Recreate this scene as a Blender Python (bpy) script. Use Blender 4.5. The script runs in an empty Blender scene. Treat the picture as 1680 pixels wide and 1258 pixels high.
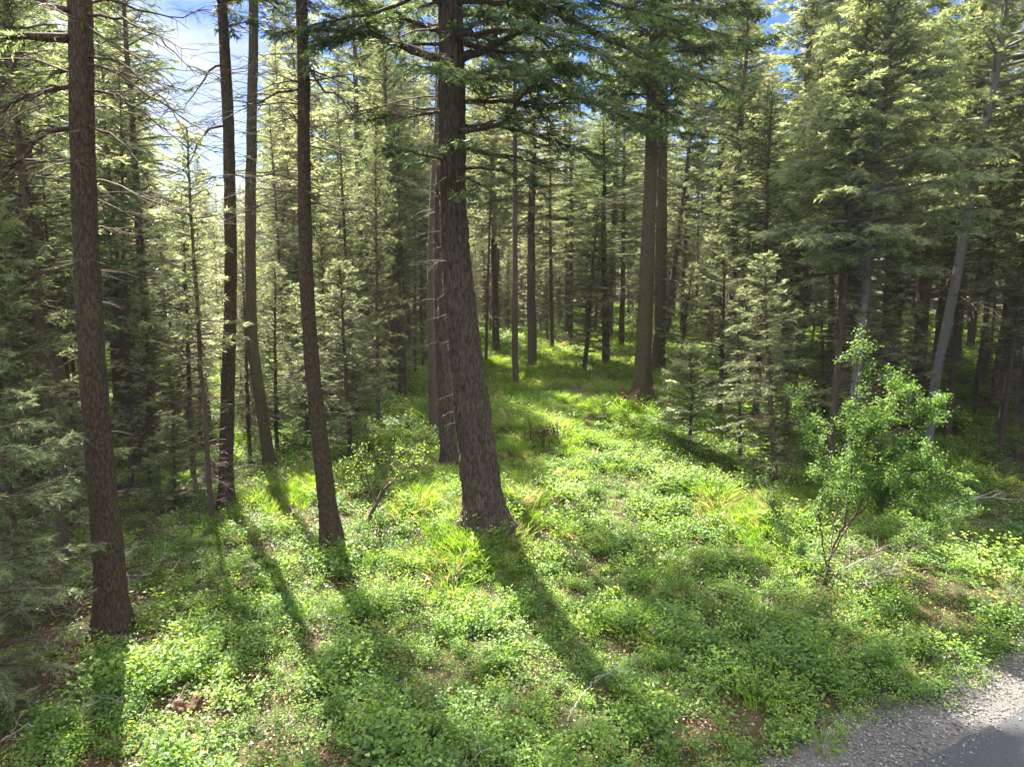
import bpy, bmesh, math, random
import numpy as np

# ------------------------------------------------------------------ camera, sky, sun, exposure
SC = bpy.context.scene
F, CAMH, PITCH = 1135.0, 6.0, math.radians(10.5)
cam = bpy.data.cameras.new("camera"); camo = bpy.data.objects.new("camera", cam)
SC.collection.objects.link(camo); SC.camera = camo
cam.sensor_width = 36.0; cam.lens = F / 1680 * 36.0
cam.clip_start = 0.05; cam.clip_end = 2000
camo.location = (0, 0, CAMH); camo.rotation_euler = (math.pi / 2 - PITCH, 0, 0)

SUN_AZ, SUN_EL = math.radians(-26), math.radians(50)      # azimuth from +Y, negative = left
SUN_DIR = np.array([math.sin(SUN_AZ) * math.cos(SUN_EL), math.cos(SUN_AZ) * math.cos(SUN_EL), math.sin(SUN_EL)])

world = bpy.data.worlds.new("World"); SC.world = world; world.use_nodes = True
nt = world.node_tree; nt.nodes.clear()
def N(nt, t, **k):
    n = nt.nodes.new(t)
    for a, b in k.items():
        if a == 'ins':
            for i, v in b.items(): n.inputs[i].default_value = v
        else: setattr(n, a, b)
    return n
def Lk(nt, a, b): nt.links.new(a, b)
sky = N(nt, 'ShaderNodeTexSky', sky_type='NISHITA', sun_disc=False, sun_elevation=SUN_EL, sun_rotation=SUN_AZ, air_density=1.0, dust_density=0.2, ozone_density=2.0)
tc = N(nt, 'ShaderNodeTexCoord')
mp = N(nt, 'ShaderNodeMapping'); mp.inputs['Scale'].default_value = (1, 1, 2.3); mp.inputs['Location'].default_value = (0.35, 0.2, 0.4)
Lk(nt, tc.outputs['Generated'], mp.inputs['Vector'])
no = N(nt, 'ShaderNodeTexNoise'); no.inputs['Scale'].default_value = 3.1; no.inputs['Detail'].default_value = 7; no.inputs['Roughness'].default_value = .58
Lk(nt, mp.outputs[0], no.inputs['Vector'])
cr = N(nt, 'ShaderNodeValToRGB'); cr.color_ramp.elements[0].position = .46; cr.color_ramp.elements[1].position = .62
Lk(nt, no.outputs[0], cr.inputs[0])
mx = N(nt, 'ShaderNodeMix', data_type='RGBA'); mx.inputs[7].default_value = (2.7, 2.8, 3.0, 1)
hs = N(nt, 'ShaderNodeHueSaturation'); hs.inputs['Saturation'].default_value = 1.45; hs.inputs['Hue'].default_value = .525; hs.inputs['Value'].default_value = .42; Lk(nt, sky.outputs[0], hs.inputs['Color'])
Lk(nt, cr.outputs[0], mx.inputs[0]); Lk(nt, hs.outputs[0], mx.inputs[6])
sx = N(nt, 'ShaderNodeSeparateXYZ'); Lk(nt, tc.outputs['Generated'], sx.inputs[0])      # thin low cloud; cloud and sky brightened overhead, out of view, to lift shade
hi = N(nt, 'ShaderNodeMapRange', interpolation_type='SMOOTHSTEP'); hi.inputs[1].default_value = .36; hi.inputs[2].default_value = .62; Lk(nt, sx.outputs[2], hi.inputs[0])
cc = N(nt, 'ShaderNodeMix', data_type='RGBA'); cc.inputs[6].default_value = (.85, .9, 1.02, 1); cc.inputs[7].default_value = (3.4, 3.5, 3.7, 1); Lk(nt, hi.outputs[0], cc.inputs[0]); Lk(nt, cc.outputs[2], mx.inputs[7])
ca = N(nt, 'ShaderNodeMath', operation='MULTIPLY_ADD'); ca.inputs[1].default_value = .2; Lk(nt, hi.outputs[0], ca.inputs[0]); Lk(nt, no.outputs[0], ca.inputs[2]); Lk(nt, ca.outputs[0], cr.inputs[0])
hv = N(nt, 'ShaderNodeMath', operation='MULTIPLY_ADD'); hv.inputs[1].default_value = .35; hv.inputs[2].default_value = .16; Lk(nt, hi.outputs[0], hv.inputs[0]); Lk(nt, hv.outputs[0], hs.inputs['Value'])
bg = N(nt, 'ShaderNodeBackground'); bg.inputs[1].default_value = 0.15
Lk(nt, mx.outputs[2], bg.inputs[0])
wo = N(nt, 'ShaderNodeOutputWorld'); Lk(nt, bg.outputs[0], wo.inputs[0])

sl = bpy.data.lights.new("sun", 'SUN'); sl.energy = 5.0; sl.angle = math.radians(0.55); sl.color = (1.0, .93, .81)
slo = bpy.data.objects.new("sun", sl); SC.collection.objects.link(slo)
from mathutils import Vector
slo.rotation_euler = Vector(-SUN_DIR).to_track_quat('-Z', 'Y').to_euler()
slo.location = (0, 0, 60)

SC.view_settings.view_transform = 'Standard'; SC.view_settings.look = 'None'
SC.view_settings.exposure = 2.95; SC.view_settings.gamma = 1
SC.cycles.max_bounces = 6; SC.cycles.diffuse_bounces = 3; SC.cycles.glossy_bounces = 1
SC.cycles.transmission_bounces = 3; SC.cycles.transparent_max_bounces = 4
SC.cycles.caustics_reflective = False; SC.cycles.caustics_refractive = False
SC.cycles.sample_clamp_indirect = 4.0
SC.cycles.use_denoising = True
try: SC.cycles.denoising_prefilter = 'ACCURATE'
except Exception: pass

# ------------------------------------------------------------------ geometry of the picture
cT, sT = math.cos(PITCH), math.sin(PITCH)
def ray(px, py):
    return np.array([px - 840.0, F * cT + (629 - py) * sT, -F * sT + (629 - py) * cT])
def project(p):
    p = np.asarray(p, float); d = p - np.array([0, 0, CAMH])
    z = d[..., 1] * cT - d[..., 2] * sT
    u = d[..., 1] * sT + d[..., 2] * cT
    return 840 + F * d[..., 0] / z, 629 - F * u / z, z
ROAD_A, ROAD_B = np.array([4.8, 7.28]), np.array([7.01, 8.52])          # edge of the asphalt
rdir = (ROAD_B - ROAD_A) / np.linalg.norm(ROAD_B - ROAD_A); rnor = np.array([rdir[1], -rdir[0]])  # towards the road
def road_d(x, y):                                                        # > 0 on the asphalt side
    return (x - ROAD_A[0]) * rnor[0] + (y - ROAD_A[1]) * rnor[1]
def sm(a, b, x):
    t = np.clip((x - a) / (b - a), 0, 1); return t * t * (3 - 2 * t)
def tz(x, y):
    x = np.asarray(x, float); y = np.asarray(y, float)
    z = .16 * np.sin(x * .31 + 1.2) * np.cos(y * .27 + .4) + .07 * np.sin(x * .83 + y * .61) + .035 * np.sin(x * 2.1 - y * 1.7 + 1)
    r = np.hypot(x, y)
    z = z * sm(3, 12, r)
    z = z - 0.14 * np.maximum(0, -x - 5.5) * (1 - sm(30, 70, -x))
    z = z + .25 * np.exp(-((x + .6) ** 2 + (y - 14.5) ** 2) / 3.5) + .2 * np.exp(-((x - 5.4) ** 2 + (y - 28.5) ** 2) / 4)
    z = z + .8 * sm(40, 120, r) * np.sin(x * .05 + y * .03)
    m = sm(-2.0, -.6, road_d(x, y))
    return z * (1 - m) + (-.04) * m
def ground(px, py):
    d = ray(px, py); t = 0.003
    for _ in range(4000):
        p = np.array([0, 0, CAMH]) + d * t
        if p[2] < tz(p[0], p[1]): break
        t *= 1.002
    return p, t
def at_Y(px, py, Y):
    d = ray(px, py); t = Y / d[1]
    return np.array([0, 0, CAMH]) + d * t, t

# ------------------------------------------------------------------ mesh helpers
COL = SC.collection
def mesh(name, V, Fq, mat, tone=None, smooth=False):
    me = bpy.data.meshes.new(name)
    V = np.asarray(V, np.float32); Fq = np.asarray(Fq, np.int32)
    n, k = Fq.shape
    me.vertices.add(len(V)); me.vertices.foreach_set('co', V.ravel())
    me.loops.add(n * k); me.loops.foreach_set('vertex_index', Fq.ravel())
    me.polygons.add(n); me.polygons.foreach_set('loop_start', np.arange(0, n * k, k, dtype=np.int32))
    if smooth: me.polygons.foreach_set('use_smooth', np.ones(n, bool))
    if tone is not None:
        a = me.attributes.new('tone', 'FLOAT', 'FACE'); a.data.foreach_set('value', np.asarray(tone, np.float32))
    me.materials.append(mat); me.update(); me.validate() if n < 50 else None
    return me
def link(name, me, parent=None, **tags):
    o = bpy.data.objects.new(name, me); COL.objects.link(o)
    if parent is not None: o.parent = parent
    for k, v in tags.items(): o[k] = v
    return o
def thing(name, label, cat, loc=(0, 0, 0), group=None):
    o = bpy.data.objects.new(name, None); COL.objects.link(o); o.location = loc
    o.empty_display_size = .3
    o['label'] = label; o['category'] = cat
    if group: o['group'] = group
    return o
def nrm(v):
    v = np.asarray(v, float); return v / (np.linalg.norm(v, axis=-1, keepdims=True) + 1e-9)
class Tubes:
    """many tapered tubes in one mesh"""
    def __init__(s): s.V = []; s.F = []; s.n = 0
    def add(s, P, R, sides=5, rough=0, rng=None, ridges=0, foot=0):
        P = np.asarray(P, float); R = np.asarray(R, float); m = len(P)
        T = nrm(np.gradient(P, axis=0))
        ref = np.array([0, 0, 1.0]) if abs(T[0, 2]) < .8 else np.array([0, 1.0, 0])
        A = nrm(np.cross(T, ref)); B = np.cross(T, A)
        a = np.arange(sides) * 2 * math.pi / sides
        rr = R[:, None] * np.ones(sides)
        if ridges:
            ph = rng.uniform(0, 6, 8)
            h = np.arange(m)[:, None] * 1.0
            g = np.zeros((m, sides))
            for q in range(6):
                k = [5, 8, 11, 13, 3, 2][q]
                g += np.sin(k * a[None] + ph[q] + 1.3 * np.sin(h * (.11 + .05 * q) + ph[(q + 3) % 8])) / (1 + .12 * k)
            rr = rr * (1 + ridges * (g * .35 + .35 * rng.normal(size=g.shape)))
        if foot:
            hb = (P[:, 2] - P[0, 2] - .35).clip(-.1, None)[:, None]; ph0 = rng.uniform(0, 6)
            rr = rr * (1 + foot * np.exp(-hb / .3) * (np.clip(np.cos(5 * a[None] + ph0 + .6 * np.sin(2 * a[None])), -.3, 1)) + foot * .25 * np.exp(-hb / .9) * np.cos(4 * a[None] + ph0 * 2))
        V = P[:, None] + rr[..., None] * (np.cos(a)[None, :, None] * A[:, None] + np.sin(a)[None, :, None] * B[:, None])
        i = np.arange(m - 1)[:, None] * sides; j = np.arange(sides)[None]; j2 = (j + 1) % sides
        Fq = np.stack([i + j, i + j2, i + sides + j2, i + sides + j], -1).reshape(-1, 4) + s.n
        s.V.append(V.reshape(-1, 3)); s.F.append(Fq); s.n += m * sides
    def mesh(s, name, mat, smooth=True):
        return mesh(name, np.concatenate(s.V), np.concatenate(s.F), mat, smooth=smooth)
class Leaves:
    """many kite shaped leaves or needle sprigs in one mesh"""
    def __init__(s): s.V = []; s.t = []
    def add(s, base, dirv, nor, length, width, tone, fold=0.0, mid=.45):
        base = np.asarray(base, float); n = len(base)
        dirv = nrm(dirv); side = nrm(np.cross(dirv, nor)); up = np.cross(side, dirv)
        length = np.broadcast_to(length, n)[:, None]; width = np.broadcast_to(width, n)[:, None]
        m = base + dirv * length * mid
        V = np.stack([base, m + side * width / 2 + up * width * fold, base + dirv * length, m - side * width / 2 + up * width * fold], 1)
        s.V.append(V.reshape(-1, 3)); s.t.append(np.broadcast_to(tone, n))
    def mesh(s, name, mat):
        V = np.concatenate(s.V); F_ = np.arange(len(V)).reshape(-1, 4)
        return mesh(name, V, F_, mat, tone=np.concatenate(s.t))
    def count(s): return sum(len(v) for v in s.V) // 4

# ------------------------------------------------------------------ materials
def new_mat(name):
    m = bpy.data.materials.new(name); m.use_nodes = True; m.node_tree.nodes.clear(); return m, m.node_tree
def ramp(nt, stops):
    r = N(nt, 'ShaderNodeValToRGB'); e = r.color_ramp.elements
    e[0].position, e[0].color = stops[0][0], (*stops[0][1], 1)
    e[1].position, e[1].color = stops[-1][0], (*stops[-1][1], 1)
    for p, c in stops[1:-1]:
        x = e.new(p); x.color = (*c, 1)
    return r
def leaf_mat(name, stops, transl=.45, tmul=(1.25, 1.3, .6), rand=.25, gloss=.07, grough=.4):
    m, nt = new_mat(name)
    at = N(nt, 'ShaderNodeAttribute', attribute_name='tone'); oi = N(nt, 'ShaderNodeObjectInfo')
    md = N(nt, 'ShaderNodeMath', operation='MULTIPLY_ADD'); md.inputs[1].default_value = rand; Lk(nt, oi.outputs['Random'], md.inputs[0])
    sb = N(nt, 'ShaderNodeMath', operation='SUBTRACT'); Lk(nt, at.outputs['Fac'], sb.inputs[0]); sb.inputs[1].default_value = rand / 2
    Lk(nt, sb.outputs[0], md.inputs[2])
    r = ramp(nt, stops); Lk(nt, md.outputs[0], r.inputs[0])
    d = N(nt, 'ShaderNodeBsdfDiffuse'); Lk(nt, r.outputs[0], d.inputs[0])
    mu = N(nt, 'ShaderNodeMix', data_type='RGBA', blend_type='MULTIPLY'); mu.inputs[0].default_value = 1; mu.inputs[7].default_value = (*tmul, 1); Lk(nt, r.outputs[0], mu.inputs[6])
    t = N(nt, 'ShaderNodeBsdfTranslucent'); Lk(nt, mu.outputs[2], t.inputs[0])
    ms = N(nt, 'ShaderNodeMixShader'); ms.inputs[0].default_value = transl; Lk(nt, d.outputs[0], ms.inputs[1]); Lk(nt, t.outputs[0], ms.inputs[2])
    g = N(nt, 'ShaderNodeBsdfGlossy'); g.inputs['Roughness'].default_value = grough; g.inputs[0].default_value = (.95, 1, .95, 1)
    fr = N(nt, 'ShaderNodeLayerWeight'); fr.inputs[0].default_value = .3
    fm = N(nt, 'ShaderNodeMath', operation='MULTIPLY_ADD'); Lk(nt, fr.outputs['Facing'], fm.inputs[0]); fm.inputs[1].default_value = gloss * 2; fm.inputs[2].default_value = gloss * .4
    m2 = N(nt, 'ShaderNodeMixShader'); Lk(nt, fm.outputs[0], m2.inputs[0]); Lk(nt, ms.outputs[0], m2.inputs[1]); Lk(nt, g.outputs[0], m2.inputs[2])
    o = N(nt, 'ShaderNodeOutputMaterial'); Lk(nt, m2.outputs[0], o.inputs[0])
    return m
def bark_mat(name, c0, c1, c2, moss=.0, scale=1.0, vs=.22, bump=.6):
    m, nt = new_mat(name)
    tc = N(nt, 'ShaderNodeTexCoord'); mp = N(nt, 'ShaderNodeMapping'); mp.inputs['Scale'].default_value = (scale, scale, scale * vs); Lk(nt, tc.outputs['Object'], mp.inputs[0])
    nz = N(nt, 'ShaderNodeTexNoise'); nz.inputs['Scale'].default_value = 6; nz.inputs['Detail'].default_value = 3; Lk(nt, mp.outputs[0], nz.inputs['Vector'])
    ad = N(nt, 'ShaderNodeMix', data_type='RGBA', blend_type='ADD'); ad.inputs[0].default_value = .12; Lk(nt, mp.outputs[0], ad.inputs[6]); Lk(nt, nz.outputs['Color'], ad.inputs[7])
    vo = N(nt, 'ShaderNodeTexVoronoi', feature='DISTANCE_TO_EDGE'); vo.inputs['Scale'].default_value = 18; Lk(nt, ad.outputs[2], vo.inputs['Vector'])
    n2 = N(nt, 'ShaderNodeTexNoise'); n2.inputs['Scale'].default_value = 34; n2.inputs['Detail'].default_value = 5; n2.inputs['Roughness'].default_value = .7; Lk(nt, mp.outputs[0], n2.inputs['Vector'])
    vr = N(nt, 'ShaderNodeMapRange'); vr.inputs[2].default_value = .22; Lk(nt, vo.outputs['Distance'], vr.inputs[0])
    mm = N(nt, 'ShaderNodeMath', operation='MULTIPLY_ADD'); Lk(nt, vr.outputs[0], mm.inputs[0]); mm.inputs[1].default_value = .24
    m3 = N(nt, 'ShaderNodeMath', operation='MULTIPLY'); Lk(nt, n2.outputs[0], m3.inputs[0]); m3.inputs[1].default_value = 1.15; Lk(nt, m3.outputs[0], mm.inputs[2])
    r = ramp(nt, [(.25, c0), (.55, c1), (.95, c2)]); Lk(nt, mm.outputs[0], r.inputs[0])
    col = r.outputs[0]
    if moss:
        n3 = N(nt, 'ShaderNodeTexNoise'); n3.inputs['Scale'].default_value = 1.7; n3.inputs['Detail'].default_value = 6; n3.inputs['Roughness'].default_value = .75; Lk(nt, tc.outputs['Object'], n3.inputs['Vector'])
        mr = N(nt, 'ShaderNodeMapRange'); mr.inputs[1].default_value = .62 - .14 * moss; mr.inputs[2].default_value = .75 - .1 * moss; mr.inputs[4].default_value = .4 + .4 * moss; Lk(nt, n3.outputs[0], mr.inputs[0])
        mc = N(nt, 'ShaderNodeMix', data_type='RGBA'); mc.inputs[7].default_value = (.095, .095, .035, 1); Lk(nt, mr.outputs[0], mc.inputs[0]); Lk(nt, col, mc.inputs[6]); col = mc.outputs[2]
    b = N(nt, 'ShaderNodeBsdfPrincipled'); b.inputs['Roughness'].default_value = .9; b.inputs['Specular IOR Level'].default_value = .2; Lk(nt, col, b.inputs['Base Color'])
    bp = N(nt, 'ShaderNodeBump'); bp.inputs['Strength'].default_value = bump; bp.inputs['Distance'].default_value = .07; Lk(nt, mm.outputs[0], bp.inputs['Height']); Lk(nt, bp.outputs[0], b.inputs['Normal'])
    o = N(nt, 'ShaderNodeOutputMaterial'); Lk(nt, b.outputs[0], o.inputs[0])
    return m
def simple_mat(name, stops, scale=8, rough=.9, bump=.3, transl=0):
    m, nt = new_mat(name)
    tc = N(nt, 'ShaderNodeTexCoord'); n = N(nt, 'ShaderNodeTexNoise'); n.inputs['Scale'].default_value = scale; n.inputs['Detail'].default_value = 6; n.inputs['Roughness'].default_value = .7
    Lk(nt, tc.outputs['Object'], n.inputs['Vector']); r = ramp(nt, stops); 
    oi = N(nt, 'ShaderNodeObjectInfo'); ad = N(nt, 'ShaderNodeMath', operation='MULTIPLY_ADD'); Lk(nt, oi.outputs['Random'], ad.inputs[0]); ad.inputs[1].default_value = .3
    sb = N(nt, 'ShaderNodeMath', operation='SUBTRACT'); sb.inputs[1].default_value = .15; Lk(nt, n.outputs[0], sb.inputs[0]); Lk(nt, sb.outputs[0], ad.inputs[2]); Lk(nt, ad.outputs[0], r.inputs[0])
    b = N(nt, 'ShaderNodeBsdfPrincipled'); b.inputs['Roughness'].default_value = rough; b.inputs['Specular IOR Level'].default_value = .25; Lk(nt, r.outputs[0], b.inputs['Base Color'])
    bp = N(nt, 'ShaderNodeBump'); bp.inputs['Strength'].default_value = bump; bp.inputs['Distance'].default_value = .02; Lk(nt, n.outputs[0], bp.inputs['Height']); Lk(nt, bp.outputs[0], b.inputs['Normal'])
    o = N(nt, 'ShaderNodeOutputMaterial'); Lk(nt, b.outputs[0], o.inputs[0])
    return m
M = {}
M['bark_main'] = bark_mat('bark_purple_brown', (.013, .009, .006), (.047, .034, .025), (.125, .098, .075), moss=.3, scale=.9, vs=.18, bump=.9)
M['bark_dark'] = bark_mat('bark_dark_brown', (.011, .007, .005), (.040, .027, .017), (.105, .075, .050), moss=.25, scale=1.2, vs=.3, bump=.8)
M['bark_mossy'] = bark_mat('bark_mossy', (.022, .016, .010), (.062, .047, .030), (.12, .10, .06), moss=.7, scale=1.3, vs=.3)
M['bark_mid'] = bark_mat('bark_small', (.03, .022, .017), (.085, .062, .048), (.15, .12, .09), moss=.35, scale=2.5, vs=.3)
M['bark_grey'] = bark_mat('bark_grey', (.06, .056, .055), (.145, .138, .135), (.25, .24, .235), moss=.1, scale=1.6, vs=.8, bump=.35)
M['twig'] = simple_mat('dead_twig', [(.3, (.05, .036, .024)), (.6, (.11, .085, .06)), (.8, (.19, .165, .13))], 3)
M['twig_pale'] = simple_mat('pale_twig', [(.3, (.16, .14, .11)), (.7, (.34, .31, .27))], 3)
NE = [(0, (.16, .11, .065)), (.14, (.12, .09, .05)), (.26, (.055, .060, .028)), (.40, (.080, .110, .058)), (.6, (.148, .182, .092)), (.85, (.25, .275, .165)), (1, (.35, .345, .235))]
M['needle'] = leaf_mat('needles', NE, transl=.44, tmul=(1.65, 1.65, 1.05), rand=.34, gloss=.012)
M['needle_blue'] = leaf_mat('needles_blue_green', [(0, (.05, .05, .03)), (.2, (.024, .045, .024)), (.4, (.042, .08, .042)), (.7, (.085, .135, .065)), (1, (.18, .22, .10))], transl=.42, tmul=(1.9, 1.7, .8), rand=.15, gloss=.015)
M['needle_sunlit'] = leaf_mat('needles_sunlit', [(0, (.14, .10, .06)), (.2, (.07, .085, .04)), (.45, (.098, .145, .082)), (.7, (.18, .23, .14)), (1, (.33, .36, .24))], transl=.42, tmul=(1.7, 1.55, .8), rand=.2, gloss=.012)  # paler needles: sunlight on the two right crowns put into the colour
M['needle_dry'] = leaf_mat('needles_dry', [(0, (.05, .04, .025)), (.5, (.12, .09, .05)), (1, (.22, .17, .10))], transl=.3, tmul=(1.3, 1.1, .7), rand=.2, gloss=.012)
M['leaf'] = leaf_mat('leaf_bright', [(0, (.035, .08, .014)), (.3, (.10, .175, .034)), (.6, (.20, .30, .072)), (.85, (.31, .40, .14)), (1, (.43, .48, .24))], transl=.55, tmul=(2.1, 1.95, .7), rand=.4, gloss=.02, grough=.5)
M['leaf_dark'] = leaf_mat('leaf_shrub', [(0, (.026, .062, .014)), (.5, (.09, .16, .036)), (1, (.24, .32, .10))], transl=.5, tmul=(1.9, 1.9, .7), rand=.35, gloss=.02, grough=.5)
M['leaf_brown'] = leaf_mat('leaf_brown', [(0, (.06, .028, .015)), (.5, (.14, .065, .03)), (1, (.30, .18, .08))], transl=.3, tmul=(1.3, 1.0, .7), rand=.5, gloss=.04)
M['grass'] = leaf_mat('grass_blades', [(0, (.045, .09, .014)), (.5, (.13, .22, .035)), (1, (.30, .37, .10))], transl=.5, tmul=(1.4, 1.5, .5), rand=.4, gloss=.02)
M['straw'] = leaf_mat('dry_straw', [(0, (.12, .09, .04)), (.5, (.28, .23, .11)), (1, (.45, .38, .2))], transl=.4, tmul=(1.2, 1.1, .8), rand=.4, gloss=.01)
M['rot'] = simple_mat('rotten_wood', [(.25, (.018, .009, .006)), (.5, (.075, .034, .02)), (.75, (.17, .10, .06))], 14, bump=1)
M['char'] = simple_mat('charred_wood', [(.3, (.008, .007, .006)), (.7, (.04, .032, .026))], 14, bump=1)

# ------------------------------------------------------------------ conifer building
UPV = np.array([0, 0, 1.0])
def curve_branch(p0, az, L, el0, el1, n, rng, wob=.05):
    """polyline leaving p0 at azimuth az; elevation goes from el0 to el1 (radians)"""
    P = [np.array(p0, float)]; s = L / (n - 1); a = az
    for i in range(n - 1):
        e = el0 + (el1 - el0) * (i / (n - 1)) + rng.normal() * wob
        a += rng.normal() * wob * 1.2
        P.append(P[-1] + s * np.array([math.cos(a) * math.cos(e), math.sin(a) * math.cos(e), math.sin(e)]))
    return np.array(P)
def spray(lv, P, rng, start=.25, l2=.4, droop=.15, step=.11, sprig=(.10, .032), tone=.5, spread=.9, gap=.0, tw=None, dense=1.0, taper=.65, tonevar=.12):
    """needle foliage of one branch: secondaries either side, sprigs along each"""
    seg = np.linalg.norm(np.diff(P, axis=0), axis=1); cum = np.r_[0, np.cumsum(seg)]; L = cum[-1]
    n = max(3, int(L * (1 - start) / step))
    s = start + (1 - start) * (np.arange(n) + rng.uniform(0, 1, n)) / n
    keep = rng.uniform(size=n) > gap; s = s[keep]
    if len(s) == 0: return
    q = s * L
    base = np.stack([np.interp(q, cum, P[:, k]) for k in range(3)], 1)
    T = nrm(np.stack([np.interp(np.minimum(q + .05, L), cum, P[:, k]) - np.interp(np.maximum(q - .05, 0), cum, P[:, k]) for k in range(3)], 1))
    sd = nrm(np.cross(T, UPV)) * np.where(np.arange(len(s)) % 2 == 0, 1, -1)[:, None]
    D = nrm(T * rng.uniform(.5, 1.0, (len(s), 1)) + sd * spread * rng.uniform(.5, 1.1, (len(s), 1)) + UPV * rng.normal(-droop, .36, (len(s), 1)))
    l = l2 * (1 - s * taper) * rng.uniform(.55, 1.2, len(s)) * np.clip((s - start) * 4 + .45, .3, 1)
    m = max(2, int(l2 / (.055 / dense)))
    t = (np.arange(m)[None] + rng.uniform(0, 1, (len(s), m))) / m
    dr = -droop * .7
    B = base[:, None] + D[:, None] * (t * l[:, None])[..., None] + UPV * (dr * l[:, None] * t ** 2)[..., None]
    sg = np.where(rng.uniform(size=t.shape) < .5, -1, 1)
    s2 = nrm(np.cross(D, UPV))[:, None]
    dd = nrm(D[:, None] * .8 + s2 * (sg * rng.uniform(.2, 1.0, t.shape))[..., None] + UPV * rng.normal(-droop * .4, .3, t.shape)[..., None])
    nn = nrm(UPV + rng.normal(0, .55, t.shape + (3,)))
    tn = tone + rng.normal(0, tonevar * .6, (len(s), 1)) + rng.normal(0, tonevar, t.shape) + .22 * (t - .4) + .15 * (s[:, None] - .5)
    ln = sprig[0] * rng.uniform(.6, 1.3, t.shape); wd = sprig[1] * rng.uniform(.7, 1.3, t.shape)
    lv.add(B.reshape(-1, 3), dd.reshape(-1, 3), nn.reshape(-1, 3), ln.ravel(), wd.ravel(), tn.ravel())
    # tip
    k = max(4, int(6 * dense)); tp = P[-1][None] - T[-1] * rng.uniform(0, .25, (k, 1)) * min(1, L)
    lv.add(tp, nrm(T[-1][None] + rng.normal(0, .35, (k, 3))), nrm(UPV + rng.normal(0, .5, (k, 3))), sprig[0] * 1.2, sprig[1], tone + .3)
    if tw is not None:
        for j in range(0, len(s)):
            if l[j] > .22: tw.add([base[j], base[j] + D[j] * l[j] * .5 + UPV * dr * l[j] * .25, base[j] + D[j] * l[j] * .95 + UPV * dr * l[j] * .9], [.006, .004, .002], 3)
def profile_radius(z, H, r0):
    return r0 * np.maximum(1 - z / H, .0) ** .75 + .012
def build_conifer(seed, H, r0, cb, R, spacing=.20, el=(.15, -.2), l2=.42, droop=.12, tone=.5, dense=1.0, sprig=(.11, .034), gap=.1, deadfrom=.06, deadn=50, deadL=1.0, bark='bark_mid', shape=.6, sides=9, step=.13, needle='needle', maxz=None, dryfrac=.0, start=.2, lean=0.0):
    """-> dict of meshes trunk, crown, deadwood (a prototype)"""
    rng = np.random.default_rng(seed)
    nz = int(H / .5) + 2; z = np.linspace(-.3, H, nz)
    wx = np.cumsum(rng.normal(0, .012, nz)); wy = np.cumsum(rng.normal(0, .012, nz)); wx -= wx[0]; wy -= wy[0]
    wx += lean * np.clip(z, 0, None) ** 1.3 / H ** .3
    P = np.stack([wx, wy, z], 1); Rr = profile_radius(np.clip(z, 0, H), H, r0); Rr[0] *= 1.3; Rr[1] *= 1.08
    tb = Tubes(); tb.add(P, Rr, sides, rng=rng, ridges=.03)
    ctr = lambda zz: np.array([np.interp(zz, z, wx), np.interp(zz, z, wy), zz])
    lv = Leaves(); dw = tb
    spacing *= .5; step *= .55; sprig = (sprig[0] * 1.25, sprig[1] * .72); dense *= 2.1; deadn = int(deadn * 1.4)
    zc = cb * H; top = H * .99; zz = zc; a = rng.uniform(0, 6)
    lim = maxz or H
    while zz < top:
        f = (zz - zc) / (top - zc)
        prof = (1 - f) ** shape * (min(1, .45 + 2.2 * f))
        L = R * prof * (rng.uniform(.75, 1.25) if rng.uniform() < .7 else rng.uniform(.3, .8)) + .12
        a += 2.4 + rng.normal() * .6
        e0 = el[0] + .7 * f ** 2 + rng.normal() * .22; e1 = el[1] + .5 * f + rng.normal() * .25
        zz += spacing * (1 - .45 * f) * rng.uniform(.6, 1.4)
        if zz > lim: break
        Pb = curve_branch(ctr(zz), a, L, e0, e1, 6, rng, .07)
        tb.add(Pb, np.linspace(.012 + .011 * L, .004, 6), 4)
        spray(lv, Pb, rng, start=start * (1 - f), l2=l2 * (.5 + .5 * min(1, L / (R * .7))), droop=droop, tone=tone + rng.normal() * .09 + .1 * f, dense=dense, sprig=sprig, gap=gap, step=step, tw=dw if L > .9 else None)
    if deadn:
        for i in range(deadn):
            zz = rng.uniform(deadfrom * H, zc + .15 * (H - zc)) if rng.uniform() < .85 else rng.uniform(zc, zc + .5 * (H - zc))
            L = deadL * rng.uniform(.3, 1.2); az = rng.uniform(0, 6.3)
            Pb = curve_branch(ctr(zz), az, L, rng.normal(.05, .2), rng.normal(-.35, .25), 6, rng, .12)
            dw.add(Pb, np.linspace(.006 + .008 * L, .002, 6), 3)
            for j in range(int(L * 5)):
                k = rng.integers(1, 5); l = rng.uniform(.1, .45) * L
                dw.add(curve_branch(Pb[k] + (Pb[k + 1] - Pb[k]) * rng.uniform(), az + rng.choice([-1, 1]) * rng.uniform(.4, 1.1), l, rng.normal(-.1, .3), rng.normal(-.3, .3), 3, rng, .15), [.004, .003, .0015], 3)
    d = {'trunk': tb.mesh('trunk', M[bark]), 'H': H, 'r0': r0, 'cb': cb, 'R': R}
    d['crown'] = lv.mesh('crown', M[needle])
    d['nleaf'] = lv.count()
    return d
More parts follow.
